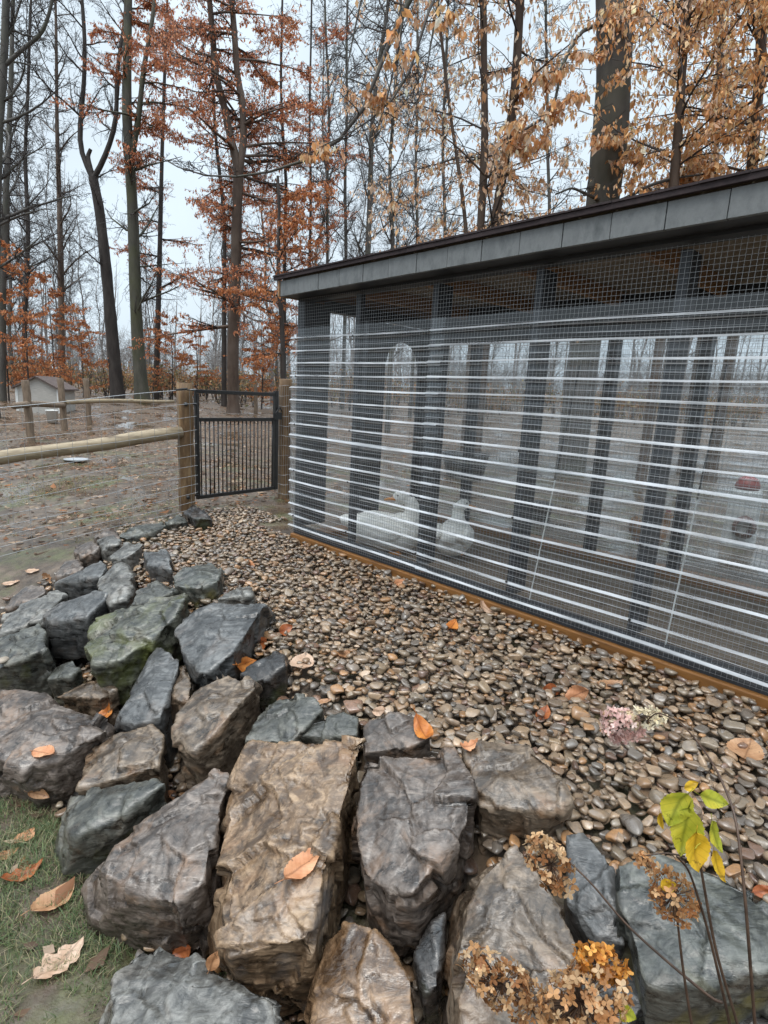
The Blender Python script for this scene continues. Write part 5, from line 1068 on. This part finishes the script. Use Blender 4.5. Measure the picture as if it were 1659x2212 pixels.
# ------------------------------------------------------------------ dried hydrangea in front
hyd = thing('hydrangea_shrub', 'leggy hydrangea with dried brown flower heads and last yellow green leaves', 'shrub', (.72, .62, -.42)); HO = np.array([.72, .62, -.42])
stemm = noisy('dark_brown_stem', (.035, .02, .013), (.085, .05, .032), 40, .5)
def AZ(px, py, z): v = ray(px, py); return CAM+v*z
def stem(pix, zs, r0=.0028, r1=.0015):
    P_ = np.array([AZ(x, y, z) for (x, y), z in zip(pix, zs)]); u = np.linspace(0, len(P_)-1, 5*len(P_)); Q = np.stack([np.interp(u, np.arange(len(P_)), P_[:, i]) for i in range(3)], 1)
    for _ in range(4): Q[1:-1] = Q[1:-1]*.5+(Q[:-2]+Q[2:])*.25
    MB().tube(Q-HO, list(np.linspace(r0, r1, len(Q))), 6).build('stem', stemm, hyd, True)
stem([(1640,2330),(1622,2100),(1609,1930),(1590,1755),(1540,1645),(1480,1568),(1420,1535),(1395,1560)], [.98,.95,.95,1.0,1.1,1.25,1.38,1.42])
stem([(1625,2330),(1590,2200),(1545,2055),(1515,1880),(1500,1800),(1490,1745)], [.98,.93,.9,.88,.88,.88])
stem([(1600,2330),(1570,2180),(1530,2010),(1490,1880),(1462,1850)], [.98,.94,.92,.9,.89])
stem([(1515,2330),(1494,2212),(1476,2100),(1464,1995),(1460,1950)], [1.0,.97,.95,.94,.94])
stem([(1560,2165),(1541,2160),(1450,2085),(1354,2000),(1280,1910),(1228,1860)], [1.0,1.0,1.02,1.05,1.08,1.1])
stem([(1480,1850),(1440,1842),(1395,1848)], [.9,.91,.92], .0015, .001)
stem([(1200,2330),(1180,2230),(1150,2180),(1085,2130)], [1.0,.98,.97,.97])
stem([(1330,2330),(1310,2230),(1290,2160),(1270,2100)], [1.0,.97,.96,.96])
HB = [(.40,.19,.075),(.50,.27,.12),(.60,.38,.20),(.30,.13,.05),(.66,.46,.27)]
def head(px, py, z, rx, ry, n, pal, pet, axis_ang, seed):
    """a panicle: many four-petalled florets over an egg shaped cluster with fine stalks inside"""
    r = np.random.default_rng(seed); c = AZ(px, py, z); k = z/FPX; A1 = _X*math.cos(axis_ang)+_U*math.sin(axis_ang); A2 = -_X*math.sin(axis_ang)+_U*math.cos(axis_ang); V, Fc, C = [], [], []; tb = []
    for i in range(n):
        d = r.normal(0, 1, 3); d /= np.linalg.norm(d); rad = r.uniform(.55, 1.05)**.6; pos = c+A1*d[0]*rx*k*rad+A2*d[1]*ry*k*rad-_F*d[2]*ry*k*.8*rad
        nn = d[0]*A1+d[1]*A2-d[2]*_F+r.normal(0, .45, 3); nn /= np.linalg.norm(nn); x = np.cross(nn, r.normal(0, 1, 3)); x /= np.linalg.norm(x); y = np.cross(nn, x); s_ = pet*k*r.uniform(.65, 1.25); col = np.array(pal[r.integers(len(pal))])*math.exp(r.normal(0, .2))
        for q in range(4):
            an = q*math.pi/2+r.normal(0, .18); u = x*math.cos(an)+y*math.sin(an); v = -x*math.sin(an)+y*math.cos(an); b = len(V); cu = r.uniform(-.1, .55)
            V += [pos, pos+u*s_*.5-v*s_*.36+nn*s_*.12, pos+u*s_*.95-v*s_*.22+nn*s_*cu*.7, pos+u*s_*1.05+v*s_*.05+nn*s_*cu, pos+u*s_*.9+v*s_*.30+nn*s_*cu*.7, pos+u*s_*.45+v*s_*.36+nn*s_*.12]
            Fc += [(b, b+1, b+2), (b, b+2, b+3), (b, b+3, b+4), (b, b+4, b+5)]; C += [col*(.85 if q % 2 else 1.)]*6
        if i % 2 == 0: tb.append(([tuple(c-HO), tuple((c+pos)/2-HO), tuple(pos-HO)], [.0009, .0007, .0005]))
    o = npmesh('flower_head', np.array(V)-HO, Fc, leafm, hyd, np.clip(np.array(C), 0, 1)); Vt, Ft = tubes_batch(tb, lambda r_: 3); npmesh('flower_stalks', Vt, Ft, stemm, o)
head(1190,1868, 1.1, 75, 42, 105, HB, 11, math.radians(-58), 1)
head(1455,1935, .94, 60, 50, 100, HB[:1]+HB[3:4]+HB[:3], 11, math.radians(-60), 2)
head(1388,1862, .92, 22, 16, 18, HB, 10, 0, 3)
head(1085,2125, .97, 105, 52, 210, HB, 11, math.radians(-35), 4)
head(1255,2165, .96, 105, 75, 290, HB[1:3]+HB[4:]+HB[:1], 12, math.radians(15), 5)
head(1300,2078, .98, 62, 32, 90, [(.62,.27,.05),(.50,.20,.045),(.70,.36,.09)], 13, math.radians(-15), 6)
head(1342,1565, 1.44, 48, 36, 120, [(.78,.55,.50),(.72,.46,.42),(.82,.64,.58),(.66,.42,.37)], 9, math.radians(-25), 7)
head(1398,1548, 1.43, 42, 22, 50, [(.80,.70,.50),(.74,.62,.42),(.82,.74,.58)], 9, 0, 8)
YL = leaf_flat('yellow_green_leaf', (.30, .34, .03), (.58, .50, .05), .4); YO = leaf_flat('yellow_orange_leaf', (.62, .36, .02), (.75, .50, .04), .4)
def hleaf(px, py, z, lnpx, wr, ang, tilt, m, i):
    k = z/FPX; ln = lnpx*k; o = leaf_shape(ln, ln*wr*1.15, .25, .18, 900+i, False, m, 'leaf', hyd); a = math.radians(ang); dv = Vector(_X*math.cos(a)+_U*math.sin(a)); n = Vector(-_F+_U*.5+_X*tilt); n = (n-dv*n.dot(dv)).normalized(); yv = n.cross(dv)
    mw = Matrix((dv, yv, n)).transposed().to_4x4(); mw.translation = Vector(AZ(px, py, z)-HO); o.matrix_local = mw
hleaf(1460,1745, .87, 82, .72, -120, .2, YL, 1); hleaf(1478,1792, .87, 105, .55, -100, -.2, YL, 2); hleaf(1501,1836, .86, 84, .62, -85, .1, YO, 3)
hleaf(1538,1727, .88, 66, .5, -22, .3, YL, 4); hleaf(1542,1805, .87, 74, .42, -75, .5, YL, 5); hleaf(1548,1868, .87, 72, .36, -70, .3, YO, 6)
hleaf(1492,1697, .88, 34, .5, 20, .2, YO, 7); hleaf(1426,1772, .88, 38, .35, -80, .2, YO, 8); hleaf(1443,1912, .93, 34, .7, 20, .2, YO, 9); hleaf(1352,2188, .94, 46, .6, -35, .2, YL, 10)
